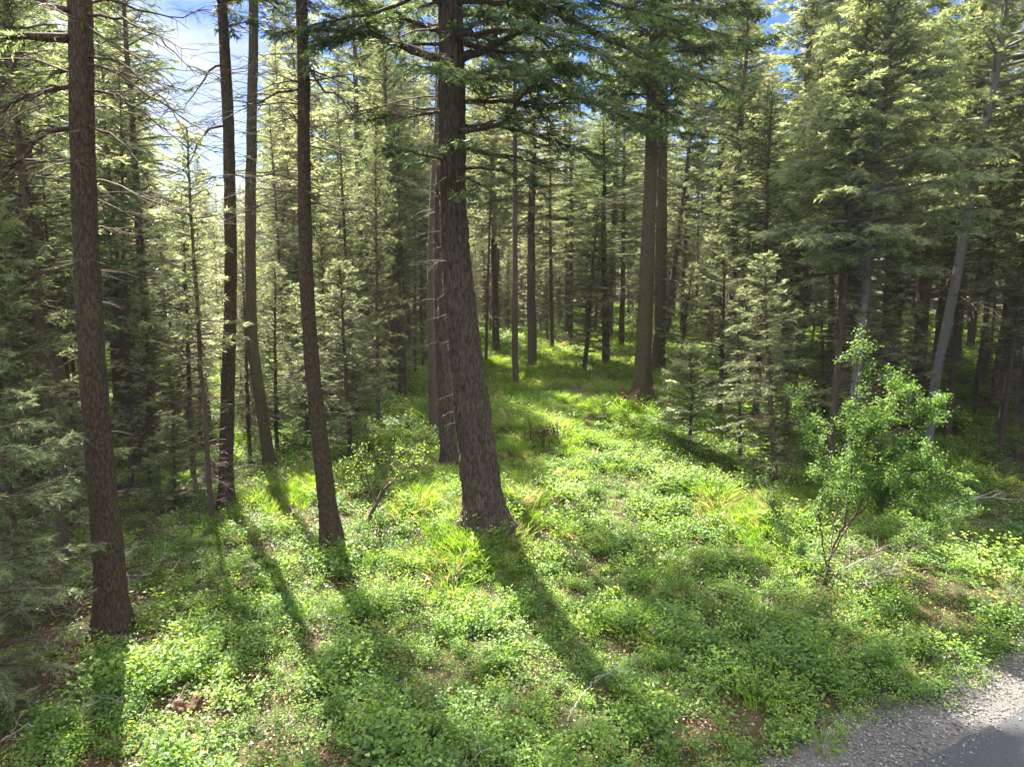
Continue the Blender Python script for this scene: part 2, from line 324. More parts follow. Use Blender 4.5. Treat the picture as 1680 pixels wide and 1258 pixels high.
PROTO = {
    'near': [build_conifer(61, 6.4, .065, .05, 1.6, .13, (.2, -.2), .40,   .2, .44, dense=2.4, sprig=(.065, .013), deadn=20, deadL=.8, step=.09),
             build_conifer(62, 7.6, .075, .05, 1.7, .15, (.15, -.25), .42, .2, .44, dense=2.0, sprig=(.075, .016), deadn=20, deadL=.8, step=.1)],
    'sapling': [build_conifer(11, 2.6, .022, .06, .75, .10, (.35, -.1), .24, .1, .55, sprig=(.085, .028), deadn=0, shape=.8, step=.10),
                build_conifer(12, 3.4, .028, .1, .9, .12, (.3, -.1), .26, .1, .5, sprig=(.085, .028), deadn=8, deadL=.5, step=.10)],
    'young': [build_conifer(21, 6.5, .065, .05, 1.55, .13, (.2, -.15), .38, .15, .55, gap=.2, dense=1.35, sprig=(.10, .022), deadn=40, deadL=.7),
              build_conifer(22, 8.0, .075, .10, 1.7, .14, (.12, -.22), .42, .18, .50, gap=.2, dense=1.35, sprig=(.10, .022), deadn=64, deadL=.9),
              build_conifer(23, 9.5, .09, .14, 1.7, .15, (.15, -.2), .42, .16, .48, gap=.2, dense=1.35, sprig=(.10, .022), deadn=80, deadL=1.0),
              build_conifer(24, 7.2, .07, .16, 1.3, .15, (.25, -.1), .36, .12, .6, gap=.3, dense=1.35, sprig=(.10, .022), deadn=72, deadL=.8)],
    'mid': [build_conifer(31, 19, .14, .30, 2.4, .19, (.08, -.28), .46, .2, .48, gap=.36, sprig=(.11, .028), dense=1.15, deadn=80, deadL=1.2),
            build_conifer(32, 21, .16, .34, 2.6, .20, (.05, -.3), .48, .22, .45, gap=.36, sprig=(.11, .028), dense=1.15, deadn=90, deadL=1.4),
            build_conifer(33, 17, .12, .30, 2.2, .19, (.1, -.25), .44, .18, .52, gap=.36, sprig=(.11, .028), dense=1.15, deadn=90, deadL=1.2),
            build_conifer(34, 18, .14, .27, 2.6, .19, (.1, -.25), .5, .2, .42, gap=.36, sprig=(.11, .028), dense=1.15, deadn=70, deadL=1.3, needle='needle_blue')],
    'tall': [build_conifer(41, 27, .22, .34, 3.0, .26, (.05, -.25), .55, .22, .45, sprig=(.15, .045), deadn=90, deadL=1.6),
             build_conifer(42, 29, .26, .38, 3.2, .27, (.1, -.2), .55, .22, .48, sprig=(.15, .045), deadn=90, deadL=1.6),
             build_conifer(43, 25, .20, .30, 2.9, .26, (.0, -.3), .55, .25, .5, sprig=(.15, .045), deadn=80, deadL=1.6)],
    'pole': [build_conifer(51, 14, .075, .5, 1.3, .22, (.1, -.2), .4, .15, .55, gap=.3, deadn=110, deadL=1.1),
             build_conifer(52, 11, .055, .42, 1.1, .2, (.1, -.2), .36, .15, .55, gap=.3, deadn=100, deadL=1.0, lean=.03)],
}
def zscale_for(h, p): return h / p['H']
def place_tree(kind, vi, pos, h, yaw, label, group, wscale=None, tilt=(0, 0), name=None, cat='fir tree', crownmat=None):
    p = PROTO[kind][vi % len(PROTO[kind])]
    s = h / p['H']; w = wscale or s
    e = thing(name or {'near': 'young_fir', 'sapling': 'fir_sapling', 'young': 'young_fir', 'mid': 'fir_tree', 'tall': 'tall_fir', 'pole': 'slender_fir'}[kind], label, cat, pos, group)
    e.rotation_mode = 'ZYX'; e.rotation_euler = (tilt[0], tilt[1], yaw); e.scale = (w, w, s)
    for k in ('trunk', 'crown'):
        if k in p:
            link(k, p[k], e)
    return e

# ------------------------------------------------------------------ hero trees
def hero(px_pts, mat, H, label, name='tall_fir', sides=36, flare=1.0, seed=1, group=None, ridges=.075, Y=None, top_r=.35):
    """trunk traced on the upright plane through its foot; px_pts from the foot up: (px, py, width px)"""
    b, t = ground(px_pts[0][0], px_pts[0][1])
    Yb = Y or b[1]
    pts = []; R = []
    for px, py, w in px_pts:
        p, t = at_Y(px, py, Yb); pts.append(p); R.append(w / 2 * t)
    pts = np.array(pts); R = np.array(R) * .88
    base = pts[0].copy(); base[2] = float(tz(base[0], base[1]))
    z0 = pts[:, 2]; 
    # extend upward to H
    d = (pts[-1] - pts[-3]) / (pts[-1][2] - pts[-3][2])
    ext = pts[-1] + d * (H - pts[-1][2]); ext[0] = pts[-1][0] + (ext[0] - pts[-1][0]) * .35
    pts = np.vstack([pts, ext]); R = np.r_[R, .02]
    zs = np.concatenate([np.arange(base[2] - .35, base[2] + 9, .07), np.arange(base[2] + 9, H, .2)])
    X = np.interp(zs, pts[:, 2], pts[:, 0]); k = np.ones(13) / 13; X = np.convolve(np.pad(X, 6, mode='edge'), k, 'valid')
    Rr = np.interp(zs, pts[:, 2], R)
    hb = np.clip(zs - base[2], 0, None)
    Rr = Rr * (1 + .28 * flare * np.exp(-hb / .28) + .10 * flare * np.exp(-hb / 1.0))
    rng = np.random.default_rng(seed)
    P = np.stack([X, np.full_like(X, Yb), zs], 1) - base
    tb = Tubes(); tb.add(P, Rr, sides, rng=rng, ridges=ridges, foot=.55 * flare)
    root = thing(name, label, 'fir tree', tuple(base), group)
    ctr = lambda z: np.array([np.interp(z, P[:, 2], P[:, 0]), 0, z])
    rad = lambda z: float(np.interp(z, P[:, 2], Rr))
    return dict(root=root, base=base, Y=Yb, ctr=ctr, rad=rad, H=H - base[2], rng=rng, lv=Leaves(), dw=tb, tb=tb, mat=mat, n=0)
def limb(h, P, r, foliage=0.0, l2=.6, start=.3, tone=.42, twigs=10, twl=.7, sprig=(.11, .019), dense=2.2, droop=.2, as_part=True, sub=0.0, step=.1, gap=0.05):
    """a big limb in local coordinates; sub = length of leafy side shoots"""
    rng = h['rng']; P = np.asarray(P, float); dense *= 1.5; step *= .6
    # resample
    seg = np.linalg.norm(np.diff(P, axis=0), axis=1); cum = np.r_[0, np.cumsum(seg)]; L = cum[-1]
    n = max(6, int(L / .18)); q = np.linspace(0, L, n)
    Q = np.stack([np.interp(q, cum, P[:, k]) for k in range(3)], 1) + rng.normal(0, .012, (n, 3))
    tb = Tubes() if as_part else h['dw']
    tb.add(Q, r * (1 - .82 * np.linspace(0, 1, n)) , 7 if as_part else 4)
    for i in range(twigs):
        j = rng.integers(int(n * .15), n - 1); T = nrm(Q[min(j + 1, n - 1)] - Q[j - 1])
        az = math.atan2(T[1], T[0]) + rng.choice([-1, 1]) * rng.uniform(.35, 1.1)
        l = twl * rng.uniform(.35, 1.1)
        W = curve_branch(Q[j], az, l, math.asin(T[2]) * .6 + rng.normal(0, .25), rng.normal(-.35, .3), 7, rng, .12)
        tb.add(W, np.linspace(min(r * .35, .014), .003, 7), 3)
        for _ in range(int(l * 6)):
            k = rng.integers(1, 6)
            tb.add(curve_branch(W[k], az + rng.choice([-1, 1]) * rng.uniform(.4, 1.2), rng.uniform(.12, .4), rng.normal(-.2, .35), rng.normal(-.4, .3), 3, rng, .15), [.0045, .0035, .002], 3)
        if foliage and rng.uniform() < foliage and j > n * start:
            spray(h['lv'], W, rng, start=.15, l2=l2 * .55, droop=droop, tone=tone + rng.normal() * .08, sprig=sprig, dense=dense, step=step)
    if foliage:
        spray(h['lv'], Q, rng, start=start, l2=l2, droop=droop, tone=tone, sprig=sprig, dense=dense, step=step, gap=gap)
        if sub:
            m = int(L * (1 - start) / .28)
            for i in range(m):
                j = int(n * (start + (1 - start) * (i + rng.uniform()) / m)) - 1; j = max(1, min(n - 2, j)); T = nrm(Q[j + 1] - Q[j - 1])
                az = math.atan2(T[1], T[0]) + (1 if i % 2 else -1) * rng.uniform(.5, 1.1)
                l = sub * (1 - .55 * i / m) * rng.uniform(.6, 1.2)
                W = curve_branch(Q[j], az, l, rng.normal(.0, .15), rng.normal(-.3, .2), 6, rng, .08)
                tb.add(W, np.linspace(.012, .003, 6), 3)
                spray(h['lv'], W, rng, start=.1, l2=l2 * .7, droop=droop, tone=tone + rng.normal() * .1, sprig=sprig, dense=dense, step=step)
    if as_part and tb is not h['dw']:
        link('limb', tb.mesh('limb', M[h['mat']]), h['root']); h['n'] += 1
def limb_img(h, pts, r, **k):
    """limb traced as (px, py, metres towards the camera)"""
    P = []
    for px, py, dy in pts:
        p, _ = at_Y(px, py, h['Y'] - dy); P.append(p - h['base'])
    P = np.array(P)
    c = h['ctr'](P[0][2]); P[0] = c
    limb(h, P, r, **k)
def crown_auto(h, z0, z1, R, spacing, tone, foliage_dead=0.0, el=(.1, -.2), l2=.5, sprig=(.13, .04), gap=.15, dense=1.0, droop=.2, step=.13, azr=None):
    rng = h['rng']; z = z0; a = rng.uniform(0, 6); spacing *= .6; step *= .6; dense *= 2.1; sprig = (sprig[0] * 1.1, sprig[1] * .62)
    while z < z1:
        f = (z - z0) / max(.1, h['H'] - z0)
        L = R * (1 - f) ** .8 * min(1, .5 + 2.5 * f) * rng.uniform(.6, 1.2)
        a += 2.4 + rng.normal() * .4
        if azr is None or azr(a % (2 * math.pi), z):
            Pb = curve_branch(h['ctr'](z), a, L, el[0] + .6 * f + rng.normal() * .12, el[1] + .4 * f + rng.normal() * .12, 8, rng, .07)
            h['dw'].add(Pb, np.linspace(.018 + .012 * L, .004, 8), 5)
            spray(h['lv'], Pb, rng, start=.25, l2=l2, droop=droop, tone=tone + rng.normal() * .1, sprig=sprig, gap=gap, dense=dense, step=step, tw=h['dw'])
            for _ in range(int(L * 1.5)):
                k = rng.integers(2, 6)
                W = curve_branch(Pb[k], a + rng.choice([-1, 1]) * rng.uniform(.4, 1.0), L * .35, 0, -.35, 5, rng, .08)
                h['dw'].add(W, np.linspace(.010, .003, 5), 3)
                spray(h['lv'], W, rng, start=.1, l2=l2 * .7, droop=droop, tone=tone + rng.normal() * .1, sprig=sprig, gap=gap, dense=dense, step=step)
        z += spacing * rng.uniform(.6, 1.4)
def dead_auto(h, z0, z1, n, L, el=(.0, -.5), fine=5, azr=None, r=.01):
    rng = h['rng']
    for i in range(n):
        z = rng.uniform(z0, z1); az = rng.uniform(0, 6.28) if azr is None else azr(rng); l = L * rng.uniform(.4, 1.2)
        Pb = curve_branch(h['ctr'](z), az, l + h['rad'](z), el[0] + rng.normal() * .18, el[1] + rng.normal() * .2, 9, rng, .10)
        tb = Tubes(); tb.add(Pb, np.linspace(r * (.6 + .5 * l), .003, 9), 4)
        for j in range(int(l * fine)):
            k = rng.integers(2, 8); q = rng.uniform(.12, .5) * l
            tb.add(curve_branch(Pb[k], az + rng.choice([-1, 1]) * rng.uniform(.3, 1.1), q, rng.normal(-.1, .3), rng.normal(-.4, .3), 4, rng, .15), np.linspace(.0055, .002, 4), 3)
        link('dead_branch', tb.mesh('dead_branch', M['twig']), h['root'])
def hero_done(h, needle='needle'):
    if h['lv'].V: link('crown', h['lv'].mesh('crown', M[needle]), h['root'])
    link('trunk', h['tb'].mesh('trunk', M[h['mat']]), h['root'])
R2D = math.radians

# --- the big trunk at the left
h = hero([(186, 1048, 52), (178, 900, 50), (167, 800, 47), (152, 600, 45), (143, 450, 44), (137, 300, 42), (134, 150, 41), (132, 0, 40)], 'bark_dark', 26,
         'very tall straight brown trunk nearest the left edge, bare below with long drooping dead limbs', seed=3)
limb_img(h, [(120, 62, 0), (80, 62, .2), (0, 58, .5), (-90, 40, .8)], .075, twigs=8, twl=.8, foliage=.3)
limb_img(h, [(125, 22, 0), (95, 14, .2), (60, -6, .4), (20, -40, .6)], .06, twigs=5)
limb_img(h, [(115, 140, 0), (85, 145, .2), (50, 150, .4), (10, 178, .6), (-30, 230, .9)], .04, twigs=16, twl=1.0)
limb_img(h, [(115, 212, 0), (90, 212, .1), (60, 228, .2), (35, 260, .4), (5, 290, .5)], .045, twigs=14, twl=.9)
limb_img(h, [(115, 110, 0), (90, 120, -.4), (60, 135, -.8), (20, 165, -1.2)], .035, twigs=10, twl=.8, foliage=.5)
for pts in ([(152, 22, 0), (200, 32, .3), (260, 62, .7), (300, 98, 1.0), (322, 122, 1.2)],
            [(152, 35, 0), (180, 70, .4), (230, 95, .8), (268, 125, 1.0), (292, 155, 1.2)],
            [(152, 88, 0), (200, 105, .3), (250, 145, .6), (290, 185, .9), (320, 212, 1.1)],
            [(153, 105, 0), (190, 115, .3), (235, 150, .7), (285, 185, .9), (312, 245, 1.3)],
            [(153, 145, 0), (190, 155, .3), (225, 180, .6), (262, 205, .8), (316, 250, 1.1)],
            [(153, 200, 0), (190, 225, .3), (215, 245, .5), (240, 290, .8), (245, 320, 1.0)],
            [(145, 8, 0), (180, -2, -.4), (240, 20, -.8), (300, 30, -1.0), (340, 10, -1.3)],
            [(150, 322, 0), (170, 330, .2), (200, 345, .4), (228, 362, .5)],
            [(155, 320, 0), (190, 315, -.3), (230, 320, -.6), (262, 335, -.8)]):
    limb_img(h, pts, .022, twigs=9, twl=.7)
dead_auto(h, 6.2, 14, 40, 1.6, fine=6)
dead_auto(h, 1.0, 6, 26, .5, fine=3, r=.008)
crown_auto(h, 12.5, 24, 2.3, .35, .45, gap=.2)
hero_done(h)
# --- slim dark trunk second from the left
h = hero([(372, 838, 27), (371, 760, 25), (374, 640, 24), (378, 520, 22), (379, 400, 21), (376, 250, 20), (371, 110, 19), (364, 0, 17)], 'bark_dark', 25,
         'slim dark trunk second from the left, gently bowed, its foot in bright grass', seed=5)
limb_img(h, [(364, 108, 0), (350, 108, .1), (335, 130, .2), (318, 155, .3), (300, 180, .4)], .03, twigs=3, twl=.5)
limb_img(h, [(366, 207, 0), (345, 210, .1), (325, 235, .2), (318, 258, .3), (300, 280, .4), (272, 288, .5)], .032, twigs=6, twl=.6)
crown_auto(h, 11.2, 24, 2.0, .28, .35, gap=.05)
dead_auto(h, 7.5, 12, 26, 1.1); dead_auto(h, 3, 7.5, 16, .4, fine=3, r=.006)
hero_done(h, 'needle_blue')
# --- mossy trunk behind it
h = hero([(446, 772, 22), (440, 745, 21), (425, 640, 20), (413, 560, 20), (411, 450, 19), (411, 300, 19), (414, 150, 18), (417, 30, 17)], 'bark_mossy', 26,
         'mossy trunk third from the left, curving right at the foot behind young firs', seed=6)
crown_auto(h, 13, 25, 2.2, .34, .4, gap=.15)
dead_auto(h, 5, 14, 80, 1.6, fine=6)
hero_done(h)
# --- straight trunk between it and the thick centre trunk
h = hero([(546, 900, 34), (540, 850, 32), (528, 750, 30), (517, 650, 28), (508, 550, 26), (502, 450, 25), (499, 300, 23), (498, 150, 22), (496, 20, 21)], 'bark_dark', 25,
         'straight brown trunk fourth from the left, long shadow before its foot', seed=7)
limb_img(h, [(506, 95, 0), (530, 150, .3), (548, 152, .4), (575, 175, .6), (590, 205, .7)], .03, twigs=8, twl=.8)
limb_img(h, [(487, 145, 0), (450, 158, .2), (425, 168, .3), (400, 185, .5)], .03, twigs=8, twl=.8)
limb_img(h, [(506, 48, 0), (540, 52, .2), (575, 48, .5), (610, 40, .8)], .035, foliage=.7, twigs=8, l2=.4, sub=.5)
crown_auto(h, 10.6, 24, 2.0, .24, .33, gap=.02)
dead_auto(h, 6.5, 12, 56, 1.9, fine=6); dead_auto(h, 2, 7, 22, .35, fine=3, r=.006)
hero_done(h, 'needle_blue')
# --- the thick centre trunk
h = hero([(797, 872, 76), (790, 800, 72), (778, 700, 66), (765, 600, 61), (754, 500, 57), (746, 400, 51), (741, 300, 48), (741, 150, 47), (739, 0, 45)], 'bark_main', 27,
         'thickest trunk, just left of the centre, leaning a little with shaggy boughs above', sides=84, flare=1.2, seed=9, ridges=.10)
limb_img(h, [(725, 98, 0), (700, 94, .1), (660, 76, .3), (620, 60, .5), (585, 52, .8), (545, 62, 1.0), (510, 75, 1.2)], .085, foliage=.6, start=.55, l2=.45, twigs=22, twl=1.0, sub=.6)
limb_img(h, [(755, 100, 0), (790, 85, .2), (830, 65, .5), (870, 35, .8), (912, 0, 1.0), (960, -45, 1.2)], .085, twigs=14, twl=.9, foliage=.4, start=.6)
limb_img(h, [(755, 2, 0), (800, 4, .4), (850, 8, .8), (905, 12, 1.3), (990, 8, 1.6)], .07, twigs=14, twl=.9, foliage=.6, start=.5)
limb_img(h, [(755, 216, 0), (790, 212, .5), (815, 205, .9), (836, 192, 1.1), (848, 165, 1.2), (870, 145, 1.4), (905, 120, 1.6), (950, 110, 1.9)], .055, foliage=1, start=.45, l2=.55, sub=.9, twigs=10, tone=.33)
limb_img(h, [(755, 205, 0), (800, 205, -.3), (860, 215, -.5), (920, 235, -.7), (985, 262, -.9)], .045, twigs=34, twl=1.2, foliage=.25, l2=.35, gap=.6)
limb_img(h, [(755, 170, 0), (820, 165, -.2), (890, 172, -.3), (960, 168, -.3), (1030, 175, -.4)], .05, twigs=36, twl=1.3, foliage=.4, l2=.4, gap=.5)
limb_img(h, [(728, 262, 0), (705, 258, .5), (685, 250, .8), (655, 245, 1.1), (625, 242, 1.4)], .035, foliage=1, start=.25, l2=.5, sub=.55, twigs=4, tone=.30, dense=1.6)
limb_img(h, [(728, 255, 0), (738, 240, .9), (760, 235, 1.5), (770, 232, 1.9)], .03, foliage=1, start=.4, l2=.45, sub=.45, twigs=3, tone=.34, dense=1.6)
limb_img(h, [(755, 278, 0), (790, 275, .3), (825, 278, .6), (850, 288, .8), (880, 300, 1.0)], .04, foliage=1, start=.6, l2=.45, sub=.5, twigs=6, tone=.33, dense=1.5)
limb_img(h, [(750, 298, 0), (770, 292, .8), (790, 305, 1.3), (760, 322, 2.0)], .03, foliage=1, start=.5, l2=.4, sub=.45, twigs=3, tone=.36, dense=1.6)
limb_img(h, [(728, 130, 0), (715, 118, 1.0), (700, 110, 1.9), (740, 118, 2.6), (775, 130, 2.8)], .045, foliage=1, start=.35, l2=.5, sub=.6, twigs=5, tone=.5, dense=1.4)
limb_img(h, [(755, 130, 0), (790, 118, 1.2), (830, 110, 2.0), (870, 115, 2.5), (900, 135, 2.8)], .045, foliage=1, start=.35, l2=.55, sub=.7, twigs=5, tone=.36, dense=1.5)
limb_img(h, [(728, 60, 0), (700, 45, -.5), (650, 20, -.8), (600, 5, -1.2), (560, 0, -1.5)], .06, foliage=.8, start=.35, l2=.5, sub=.6, twigs=12, tone=.4)
limb_img(h, [(728, 180, 0), (690, 190, -.3), (640, 192, -.5), (590, 200, -.8)], .035, foliage=.3, twigs=22, twl=1.0, l2=.3, gap=.4)
limb_img(h, [(755, 60, 0), (820, 50, 1.5), (900, 55, 2.3), (980, 85, 2.8), (1030, 120, 3.0)], .06, foliage=1, start=.45, l2=.6, sub=.9, twigs=10, tone=.34, dense=1.4)
limb_img(h, [(755, -40, 0), (830, -5, .8), (920, 25, 1.5), (1020, 75, 1.9), (1120, 120, 2.2), (1210, 150, 2.4)], .07, foliage=1, start=.3, l2=.6, sub=1.2, twigs=12, tone=.33, dense=1.2)
limb_img(h, [(755, 60, 0), (850, 110, .4), (930, 150, .6), (1010, 185, .6), (1090, 225, .6)], .06, foliage=1, start=.4, l2=.6, sub=1.1, twigs=14, tone=.35, dense=1.2)
limb_img(h, [(755, -90, 0), (860, -50, 1.2), (980, 0, 1.6), (1100, 30, 1.8), (1200, 60, 1.9)], .06, foliage=1, start=.3, l2=.6, sub=1.1, twigs=8, tone=.36, dense=1.1)
limb_img(h, [(728, -30, 0), (670, 0, .4), (600, 25, .7), (520, 40, .9), (450, 60, 1.0)], .05, foliage=1, start=.4, l2=.55, sub=.8, twigs=8, tone=.4, dense=1.1)
limb_img(h, [(755, 240, 0), (800, 252, .2), (860, 262, .3), (930, 285, .4)], .03, twigs=26, twl=1.0)
dead_auto(h, 2.2, 8.5, 34, .6, fine=5, r=.009); dead_auto(h, 8, 13, 26, 2.2, fine=6)
crown_auto(h, 8.6, 11.3, 3.6, .22, .34, gap=.25, l2=.55, azr=lambda a, z: math.cos(a - .1) > 0)
crown_auto(h, 9.6, 11.3, 3.3, .3, .36, gap=.35, l2=.5)
crown_auto(h, 11.3, 25, 3.4, .30, .42, gap=.1, l2=.6)
hero_done(h, 'needle_blue')
# --- two trunks close behind the thick one
h = hero([(738, 768, 30), (733, 700, 28), (727, 600, 26), (723, 500, 25), (722, 350, 23), (730, 200, 22), (744, 0, 20)], 'bark_main', 25,
         'brown trunk half hidden just behind the left side of the thickest trunk', seed=13)
dead_auto(h, 3, 13, 40, 1.0); crown_auto(h, 11.5, 24, 2.9, .2, .42, gap=.03, l2=.6); hero_done(h)
h = hero([(715, 716, 21), (711, 640, 20), (709, 520, 19), (709, 400, 18), (716, 250, 17), (728, 100, 16)], 'bark_mid', 24,
         'thinner dark trunk peeping out left of the pair at the thickest trunk', seed=14, sides=16)
dead_auto(h, 3, 14, 40, 1.0); crown_auto(h, 12.5, 23, 2.6, .22, .42, gap=.03, l2=.6); hero_done(h)
# --- the pair right of the centre
h = hero([(1054, 660, 33), (1055, 600, 29), (1059, 500, 27), (1063, 400, 25), (1067, 300, 23), (1070, 150, 20), (1072, 20, 18)], 'bark_mossy', 25,
         'nearer trunk of the close pair right of the centre, rotting stump beside it', seed=15, flare=1.3)
for z, az, l in ((12.2, R2D(200), 4.2), (13.0, R2D(-20), 4.5), (14.0, R2D(250), 3.6), (14.6, R2D(10), 5.0), (15.5, R2D(165), 4.4), (13.6, R2D(-70), 3.6), (12.6, R2D(95), 3.5), (16.2, R2D(-50), 4.2), (17.2, R2D(190), 3.8), (16.8, R2D(30), 4.6), (18, R2D(-90), 3.6), (11.6, R2D(-110), 3.0)):
    limb(h, curve_branch(h['ctr'](z), az, l, .1, .12, 8, h['rng'], .08), .07, foliage=1, start=.3, l2=.6, sub=1.1, twigs=8, tone=.32, dense=1.0, sprig=(.16, .05), step=.14)
dead_auto(h, 4, 12, 60, 1.8, fine=4, r=.014)
crown_auto(h, 10.3, 24, 3.6, .22, .34, l2=.6, sprig=(.16, .05)); hero_done(h, 'needle_blue')
h = hero([(1080, 612, 24), (1083, 520, 22), (1085, 400, 21), (1086, 300, 20), (1088, 150, 18), (1089, 20, 16)], 'bark_mossy', 28,
         'farther trunk of the close pair right of the centre, yellowish with moss', seed=16, sides=18)
dead_auto(h, 4, 15, 50, 1.6, fine=3, r=.014); crown_auto(h, 11.5, 27, 3.6, .26, .4, l2=.6, sprig=(.17, .055)); hero_done(h)
# --- right: pale grey leaning trunk
h = hero([(1535, 618, 16.0), (1548, 560, 16.0), (1562, 490, 16.0), (1576, 420, 16.0), (1590, 330, 16.0), (1605, 250, 15.2), (1625, 170, 14.4), (1640, 80, 13.6), (1652, 0, 12.0)], 'bark_grey', 20,
         'pale grey trunk at the right leaning towards the right edge', seed=17, name='leaning_fir', Y=21.0, flare=.4)
crown_auto(h, 7.0, 8.5, 2.4, .35, .58, l2=.5, gap=.3)
crown_auto(h, 8.5, 19.5, 3.4, .17, .58, l2=.6, sprig=(.13, .04), gap=.1, dense=1.0)
dead_auto(h, 2, 10, 95, 1.9, fine=5, r=.008); hero_done(h, 'needle_sunlit')
# --- right: grey trunk with the full pale crown
h = hero([(1405, 620, 15), (1412, 540, 15), (1421, 480, 14), (1430, 330, 13), (1440, 200, 12), (1452, 100, 9), (1462, 0, 6)], 'bark_grey', 15.0,
         'fir at the right with grey trunk and the fullest pale green crown', seed=18, name='full_fir', Y=19.0, flare=.3, sides=16)
crown_auto(h, 5.6, 14.6, 3.3, .085, .70, l2=.55, sprig=(.12, .038), gap=.05, dense=1.15, el=(.15, -.2))
dead_auto(h, 1.5, 6.5, 60, 1.8, fine=5, r=.008); hero_done(h, 'needle_sunlit')

# ------------------------------------------------------------------ traced trees of the middle distance
TAKEN = []
def traced(foot, top, w, kind, vi, H, label, group='trees of the middle distance', py0=None, Y=None, wmax=1.5, name=None):
    b, t = ground(*foot)
    if kind == 'pole': wmax = 1.0
    if Y: b = at_Y(foot[0], foot[1], Y)[0]; b[2] = float(tz(b[0], b[1])); t = Y / ray(*foot)[1]
    q, _ = at_Y(top[0], top[1], b[1])
    lean = math.atan2(q[0] - b[0], q[2] - b[2])
    p = PROTO[kind][vi % len(PROTO[kind])]
    ws = min(wmax, max(.55, w * t / 2 / p['r0']))
    TAKEN.append((b[0], b[1], kind))
    return place_tree(kind, vi, tuple(b - np.array([0, 0, .05])), H, random.Random(foot[0]).uniform(0, 6.3), label, group, wscale=ws, tilt=(0, lean), name=name)
T = [
 ((350, 862), (300, 300), 9, 'pole', 1, 9.0, 'thin leaning fir pole with sparse shoots between the two left bare trunks'),
 ((108, 640), (66, 400), 17, 'tall', 0, 21, 'brown leaning trunk behind the big left trunk, left side', 'trees of the middle distance', 1, 21.0),
 ((196, 690), (168, 300), 15, 'tall', 1, 22, 'straight brown trunk just right of and behind the big left trunk'),
 ((222, 690), (212, 300), 11, 'mid', 0, 19, 'full pale crowned fir left of the sky gap behind the slim bowed trunk'),
 ((30, 700), (15, 300), 12, 'mid', 1, 18, 'tall full fir at the left edge behind the big left trunk'),
 ((216, 802), (205, 420), 12, 'pole', 0, 12, 'dark slim trunk standing in shade right of the big left trunk'),
 ((318, 790), (300, 400), 9, 'mid', 2, 8.5, 'shaded fir with dry lower twigs left of the thin leaning pole'),
 ((645, 648), (640, 460), 12, 'mid', 0, 16, 'dark trunk leftmost of the thin cluster left of the thickest trunk'),
 ((656, 655), (655, 420), 6, 'pole', 0, 12, 'thin pole second from the left in the cluster left of the thickest trunk'),
 ((666, 657), (664, 420), 7, 'pole', 1, 12, 'thin pole third from the left in the cluster left of the thickest trunk'),
 ((681, 622), (680, 430), 10, 'pole', 0, 15, 'trunk on the right side of the thin cluster left of the thickest trunk'),
 ((692, 590), (691, 430), 9, 'pole', 1, 15, 'distant dark trunk between the thin cluster and the thickest trunk'),
 ((586, 692), (574, 500), 8, 'pole', 0, 11, 'thin dark pole left of the feathery blue green fir'),
 ((620, 702), (617, 300), 6, 'young', 2, 10.5, 'feathery blue green slim fir left of the thin trunk cluster'),
 ((576, 755), (560, 480), 8, 'young', 1, 5.8, 'pale sunlit young fir right of the fourth trunk'),
 ((797, 603), (800, 500), 14, 'pole', 0, 14, 'dark short looking trunk at the right edge of the thickest trunk'),
 ((815, 586), (811, 380), 12, 'tall', 2, 22, 'straight distant trunk right of the thickest trunk'),
 ((846, 642), (845, 335), 10, 'tall', 1, 23, 'slim straight dark trunk at the near edge of the grassy glade'),
 ((873, 614), (874, 335), 15, 'tall', 0, 21, 'sturdy straight trunk at the left side of the grassy glade'),
 ((906, 582), (904, 430), 7, 'mid', 1, 14, 'slim distant trunk right of the sturdy one in the glade'),
 ((936, 565), (935, 300), 8, 'mid', 0, 17, 'far trunk in the middle of the back of the glade'),
 ((957, 620), (972, 440), 7, 'young', 2, 9.0, 'thin dark fir leaning right in the middle of the glade'),
 ((993, 603), (992, 540), 14, 'mid', 3, 13, 'fir with stout brown foot and low dark crown in the glade'),
 ((1019, 572), (1022, 420), 9, 'mid', 2, 16, 'far trunk just left of the close pair'),
 ((1091, 560), (1125, 280), 9, 'tall', 2, 20, 'far trunk leaning right behind the close pair'),
 ((1113, 620), (1128, 500), 5, 'young', 3, 5.5, 'small leaning fir right of the close pair'),
 ((1131, 745), (1131, 600), 5, 'sapling', 1, 3.3, 'lone thin sapling standing before the shaded hollow right of the pair'),
 ((1215, 770), (1212, 640), 6, 'young', 3, 4.4, 'small fir in the shaded brush left of the split birch like shrub'),
 ((1272, 812), (1262, 600), 9, 'young', 2, 6.2, 'small grey stemmed fir behind the leafy shrub'),
 ((1180, 690), (1185, 500), 8, 'young', 3, 6.0, 'thin sunlit fir behind the shaded hollow right of the pair'),
 ((1240, 700), (1262, 300), 11, 'mid', 3, 11.5, 'dark blue green fir left of the fullest pale crown'),
 ((1300, 660), (1310, 400), 9, 'mid', 3, 10, 'dark low branched fir beneath the left side of the fullest crown'),
 ((1376, 640), (1390, 480), 8, 'pole', 0, 11, 'dark pole just left of the grey trunk with the fullest crown'),
 ((1453, 610), (1480, 330), 10, 'mid', 1, 13, 'dark slim trunk between the two pale grey trunks'),
 ((1508, 600), (1525, 420), 9, 'mid', 0, 13, 'dark slim trunk just left of the leaning pale trunk'),
 ((1566, 600), (1582, 430), 17, 'tall', 1, 21, 'stout dark brown trunk just right of the leaning pale trunk'),
 ((1614, 640), (1622, 400), 9, 'mid', 2, 13, 'slim trunk with dry twigs near the right edge'),
 ((1640, 760), (1655, 560), 6, 'pole', 1, 8, 'thin bare pole nearest the right edge above the fallen branch'),
]
for q in T: traced(*q)
